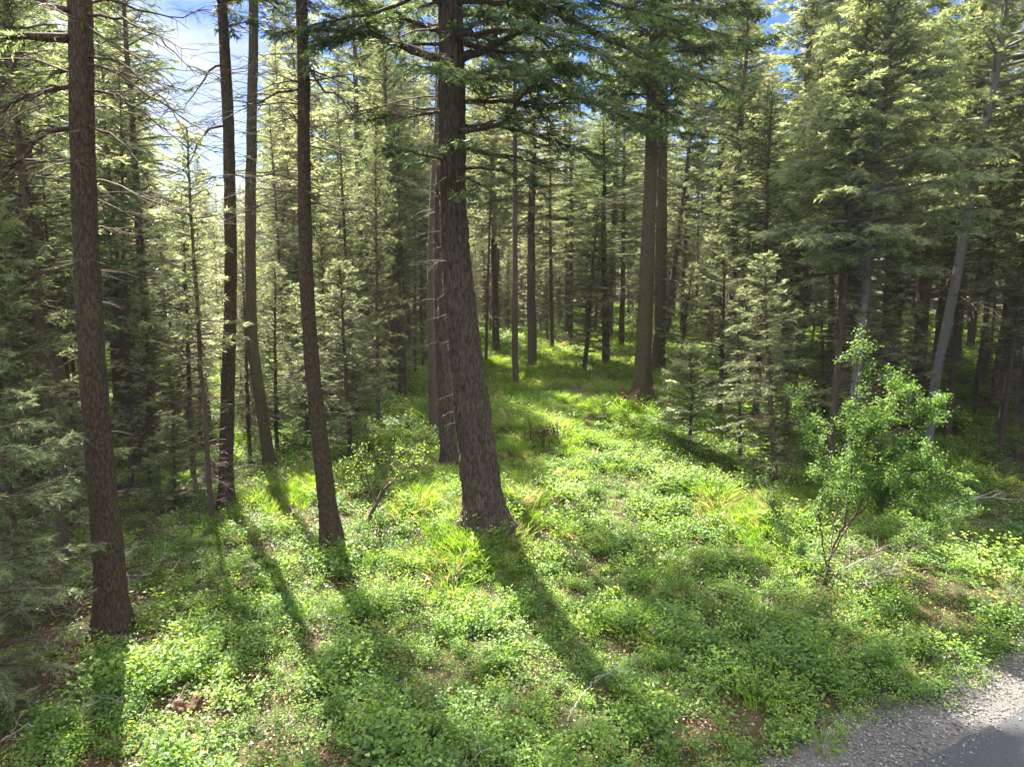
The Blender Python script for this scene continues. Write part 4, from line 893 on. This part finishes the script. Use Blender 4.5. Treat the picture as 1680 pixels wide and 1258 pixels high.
fx, fy = sprinkle(72, 190, .028, -47, 47); kk = (fx < 0) | (RN.uniform(size=len(fx)) < 1)
fpx = 840 + F * fx / fy / cT; kk = kk & ~((fpx > 255) & (fpx < 460) & (fy < 125)); fx = fx[kk]; fy = fy[kk]; n = len(fx); fs = RN.uniform(.75, 1.05, n); fp = RN.integers(0, 4, n)
scatter('distant_wood', 'far off fir wood closing the view behind all the trunks', [merged(PROTO['mid'][i]) for i in (0, 1)] + [merged(PROTO['tall'][0]), merged(PROTO['young'][0])], np.stack([fx, fy, tz(fx, fy) - .1], 1), np.stack([fs * 1.2, fs * 1.2, fs], 1) * np.where(fp == 3, 1.7, 1)[:, None], RN.uniform(0, 6.3, n), fp)

# ------------------------------------------------------------------ single things on the forest floor
def broadleaf(name, label, cat_, foot, stems, leaf, nl, mat='leaf', rad=.5, seed=1, Y=None, stem_r=.02, tonal=.5):
    """stems: list of polylines (px, py, metres towards the camera) traced from the foot; leaves gather round the outer halves"""
    rng = np.random.default_rng(seed); b, t = ground(*foot); root = thing(name, label, cat_, tuple(b)); lv = Leaves(); Yb = Y or b[1]
    for (pts, r, w) in stems:
        P = np.array([at_Y(px, py, Yb - dy)[0] - b for px, py, dy in pts]); seg = np.linalg.norm(np.diff(P, axis=0), axis=1); cum = np.r_[0, np.cumsum(seg)]
        n = max(5, int(cum[-1] / .12)); q = np.linspace(0, cum[-1], n); Q = np.stack([np.interp(q, cum, P[:, k]) for k in range(3)], 1) + rng.normal(0, .012, (n, 3))
        tb = Tubes(); tb.add(Q, np.linspace(r, r * .25, n), 6)
        nb = int(cum[-1] * 11)
        for i in range(nb):
            f = rng.uniform(.3, 1); k = min(n - 2, int(f * n)); T_ = nrm(Q[k + 1] - Q[k]); D = nrm(T_ * .5 + rng.normal(0, .6, 3)); l = rad * rng.uniform(.4, 1.2)
            E = Q[k] + D * l + np.array([0, 0, .05]); mid = Q[k] + D * l * .5 + rng.normal(0, .02, 3); tb.add([Q[k], mid, E], [.006, .004, .002], 3)
            m_ = int(nl * w / nb * rng.uniform(.3, 1.7)); tt = rng.uniform(.25, 1.05, m_)[:, None]; B = Q[k] + (E - Q[k]) * tt + rng.normal(0, .045, (m_, 3))
            aa = rng.uniform(0, 6.3, m_); lv.add(B, np.stack([np.cos(aa), np.sin(aa), rng.normal(-.15, .4, m_)], 1), nrm(UPV * .6 + rng.normal(0, .5, (m_, 3))), leaf * rng.uniform(.5, 1.2, m_), leaf * .72 * rng.uniform(.7, 1.1, m_), tonal + rng.normal(0, .09) + rng.normal(0, .13, m_), fold=.15, mid=.5)
        link('stem', tb.mesh('stem', M['bark_mid' if r > .012 else 'twig_pale']), root)
    link('foliage', lv.mesh('foliage', M[mat]), root)
broadleaf('leafy_shrub', 'big broadleaved shrub with several slanting bare stems before the pale trunks', 'shrub', (1352, 958),
    [([(1352, 958, 0), (1358, 920, 0), (1385, 860, .1), (1395, 800, .1), (1400, 700, .2), (1408, 620, .2), (1402, 560, .2)], .028, 1.3),
     ([(1385, 860, .1), (1400, 780, .3), (1440, 690, .5), (1475, 630, .6)], .016, 1.2),
     ([(1358, 920, 0), (1405, 840, .4), (1440, 770, .7), (1500, 700, .9), (1545, 650, 1.0)], .018, 1.5),
     ([(1385, 865, 0), (1440, 810, .6), (1500, 770, .9), (1560, 780, 1.1), (1590, 820, 1.1)], .014, 1.3),
     ([(1356, 930, 0), (1345, 850, .2), (1352, 760, .3), (1330, 690, .4), (1300, 660, .4)], .014, 1.1),
     ([(1358, 920, 0), (1378, 800, -.5), (1430, 720, -.8), (1475, 640, -.9)], .014, 1.1),
     ([(1366, 935, 0), (1300, 900, .5), (1270, 840, .8), (1255, 780, .8)], .012, .8),
     ([(1400, 845, .2), (1430, 860, .5), (1470, 800, .6), (1520, 760, .6)], .012, 1.2),
     ([(1370, 940, 0), (1450, 900, .3), (1530, 860, .4), (1600, 840, .4)], .012, 1.0)], .046, 3000, mat='leaf_dark', rad=.42, seed=61, tonal=.50)
broadleaf('forked_sapling', 'bent forked sapling with bright fern like sprays left of the thickest trunk', 'sapling', (600, 864),
    [([(600, 864, 0), (612, 835, 0), (628, 805, 0), (652, 782, 0)], .06, .02), ([(618, 822, 0), (605, 800, 0), (600, 770, .1), (590, 745, .2), (575, 735, .3)], .028, 1.0), ([(622, 815, 0), (632, 790, .1), (650, 768, .2), (690, 755, .3)], .016, 1.0), ([(605, 800, 0), (590, 782, .2), (570, 765, .3), (555, 775, .4)], .014, .8), ([(600, 770, .1), (615, 745, .2), (650, 738, .3), (700, 745, .3)], .014, 1.0)], .045, 260, rad=.4, seed=62, tonal=.5)
def stump(name, label, foot, w, h_, mat, seed, jag=.35, hollow=False):
    rng = np.random.default_rng(seed); b, t = ground(*foot); r = w * t / 2; H_ = h_ * t; root = thing(name, label, 'stump', tuple(b)); n = 22; m_ = 8
    a = np.arange(n) * 2 * math.pi / n; top = 1 + jag * (np.sin(a * 2 + 1) * .5 + rng.normal(0, .4, n)); V = []
    for k in range(m_):
        f = k / (m_ - 1); rr = r * (1.25 - .35 * f ** .5) * (1 + .12 * np.sin(a * 5 + seed) + .05 * rng.normal(size=n)); V.append(np.stack([rr * np.cos(a), rr * np.sin(a), -.08 + (H_ * top + .08) * f], 1))
    for k in range(1, 4):
        f = k / 3; V.append(np.stack([r * .9 * (1 - f * .95) * np.cos(a), r * .9 * (1 - f * .95) * np.sin(a), H_ * (top * (1 - f) + f * .5)], 1))
    V = np.concatenate(V); R_ = m_ + 3; i = np.arange(R_ - 1)[:, None] * n; j = np.arange(n)[None]; j2 = (j + 1) % n
    link('stump_wood', mesh('stump_wood', V, np.stack([i + j, i + j2, i + n + j2, i + n + j], -1).reshape(-1, 4), M[mat]), root)
    tb = Tubes()
    for q in range(5):
        az = q * 1.26 + rng.normal() * .2; tb.add(curve_branch((r * .7 * math.cos(az), r * .7 * math.sin(az), H_ * .25), az, r * 1.1, -.3, -.6, 4, rng), [r * .25, r * .2, r * .13, r * .05], 6)
    link('root', tb.mesh('root', M[mat]), root)
    return root
stump('rotting_stump', 'reddish rotting stump at the foot of the close pair', (1033, 668), 30, 24, 'rot', 3)
stump('charred_stump', 'small charred black stump in shaded greenery left of the thickest trunk', (672, 712), 12, 18, 'char', 4)
stump('crumbled_stump', 'crumbled reddish stump in the sunny undergrowth at the lower left', (310, 1160), 44, 14, 'rot', 5, jag=.7)
stump('sunken_stump', 'low sunken stump remains just below and right of the crumbled one', (348, 1192), 30, 7, 'rot', 6, jag=.7)
stump('mossy_stump', 'reddish stump remains above the bright plants left of the fourth trunk shadow', (400, 962), 34, 9, 'rot', 7, jag=.6)
def brush(name, label, foot, n, L, up, mat, seed, spread=.15, cat_='dead shrub'):
    rng = np.random.default_rng(seed); b, t = ground(*foot); root = thing(name, label, cat_, tuple(b)); 
    for i in range(n):
        tb = Tubes(); az = rng.uniform(0, 6.3); P = curve_branch((rng.normal(0, spread), rng.normal(0, spread), -.02), az, L * rng.uniform(.6, 1.1), up + rng.normal() * .2, up - .2 + rng.normal() * .2, 6, rng, .1); tb.add(P, np.linspace(.011, .003, 6), 4)
        for j in range(6):
            k = rng.integers(1, 5); tb.add(curve_branch(P[k], az + rng.normal(0, 1), L * .35, up * .6, up * .4, 4, rng, .15), np.linspace(.006, .002, 4), 3)
        link('stem', tb.mesh('stem', M[mat]), root)
brush('dead_shrub', 'dark dead shrub of upright stubs at the end of the grassy glade', (895, 732), 40, .95, 1.3, 'rot', 8, spread=.36)
brush('dead_shrub', 'bare pale stemmed shrub at the foot of the leafy shrub', (1400, 960), 12, 1.2, .9, 'twig_pale', 9)
brush('dead_shrub', 'tangle of grey dead twigs right of the leafy shrub foot', (1480, 955), 14, 1.0, .6, 'twig', 10, spread=.3)
def fallen(name, label, pts, r, twigs, mat, seed, dz=.3):
    rng = np.random.default_rng(seed); b, t = ground(*pts[0][:2]); root = thing(name, label, 'fallen branch', tuple(b)); P = []
    for px, py, up in pts:
        g_, _ = ground(px, py); g_ = at_Y(px, py - up, g_[1])[0]; P.append(g_ - b + np.array([0, 0, .04]))
    P = np.array(P); q = np.linspace(0, len(P) - 1, 24); Q = np.stack([np.interp(q, range(len(P)), P[:, k]) for k in range(3)], 1) + rng.normal(0, .012, (24, 3))
    tb = Tubes(); tb.add(Q, np.linspace(r, r * .3, 24), 6); link('stem', tb.mesh('stem', M[mat]), root)
    for i in range(twigs):
        k = rng.integers(3, 22); T_ = Q[k + 1] - Q[k]; az = math.atan2(T_[1], T_[0]) + rng.choice([-1, 1]) * rng.uniform(.3, .9); tb = Tubes()
        W = curve_branch(Q[k], az, rng.uniform(.3, .9), rng.uniform(0, .5), rng.uniform(-.2, .4), 6, rng, .1); tb.add(W, np.linspace(r * .5, .003, 6), 4)
        for j in range(3): tb.add(curve_branch(W[rng.integers(1, 5)], az + rng.normal(0, .8), .25, .2, .1, 3, rng, .15), [.005, .004, .002], 3)
        link('side_twig', tb.mesh('side_twig', M[mat]), root)
fallen('fallen_branch', 'long pale fallen branch with forked twigs at the right edge', [(1530, 850, 0), (1570, 845, 20), (1620, 842, 25), (1690, 845, 20)], .025, 8, 'twig_pale', 21)
fallen('fallen_branch', 'pale dead branch in the shade by the foot of the big left trunk', [(215, 960, 0), (190, 940, 30), (150, 900, 45), (110, 880, 40)], .018, 7, 'twig_pale', 22)
fallen('fallen_branch', 'grey fallen stick lying low at the bottom left corner', [(0, 1220, 0), (40, 1205, 8), (90, 1190, 6), (140, 1175, 4)], .016, 4, 'twig_pale', 23)
fallen('fallen_branch', 'thin stick lying in the shaded plants near the bottom centre', [(930, 1185, 0), (950, 1160, 10), (975, 1130, 12), (990, 1118, 8)], .012, 3, 'twig_pale', 24)
fallen('fallen_branch', 'dry arching stick beside the brown bare patch near the bottom', [(1085, 1195, 0), (1110, 1190, 8), (1140, 1184, 6), (1175, 1172, 2)], .009, 1, 'twig', 25)
fallen('fallen_log', 'dark log lying in the brush behind the shaded hollow', [(1170, 722, 0), (1200, 728, 6), (1240, 738, 6), (1290, 752, 6)], .11, 5, 'bark_mid', 26)
print('meshes', len(bpy.data.meshes), 'tris', sum(len(m.polygons) for m in bpy.data.meshes), 'trees', len(FILL))

bm = bmesh.new(); bmesh.ops.create_cube(bm, size=1); me = bpy.data.meshes.new('added_haze'); bm.to_mesh(me); bm.free()  # thin volume added to lighten the dark between the trees
hz = link('added_haze', me, kind='stuff', label='faint even mist added to lighten the deep shade', category='added_haze'); hz.scale = (500, 260, 50); hz.location = (0, 100, 12)
m, nt = new_mat('added_haze'); v = N(nt, 'ShaderNodeVolumePrincipled'); v.inputs['Density'].default_value = .0002; v.inputs['Color'].default_value = (.9, .93, 1, 1); v.inputs['Anisotropy'].default_value = .3
o = N(nt, 'ShaderNodeOutputMaterial'); Lk(nt, v.outputs[0], o.inputs['Volume']); me.materials.append(m)
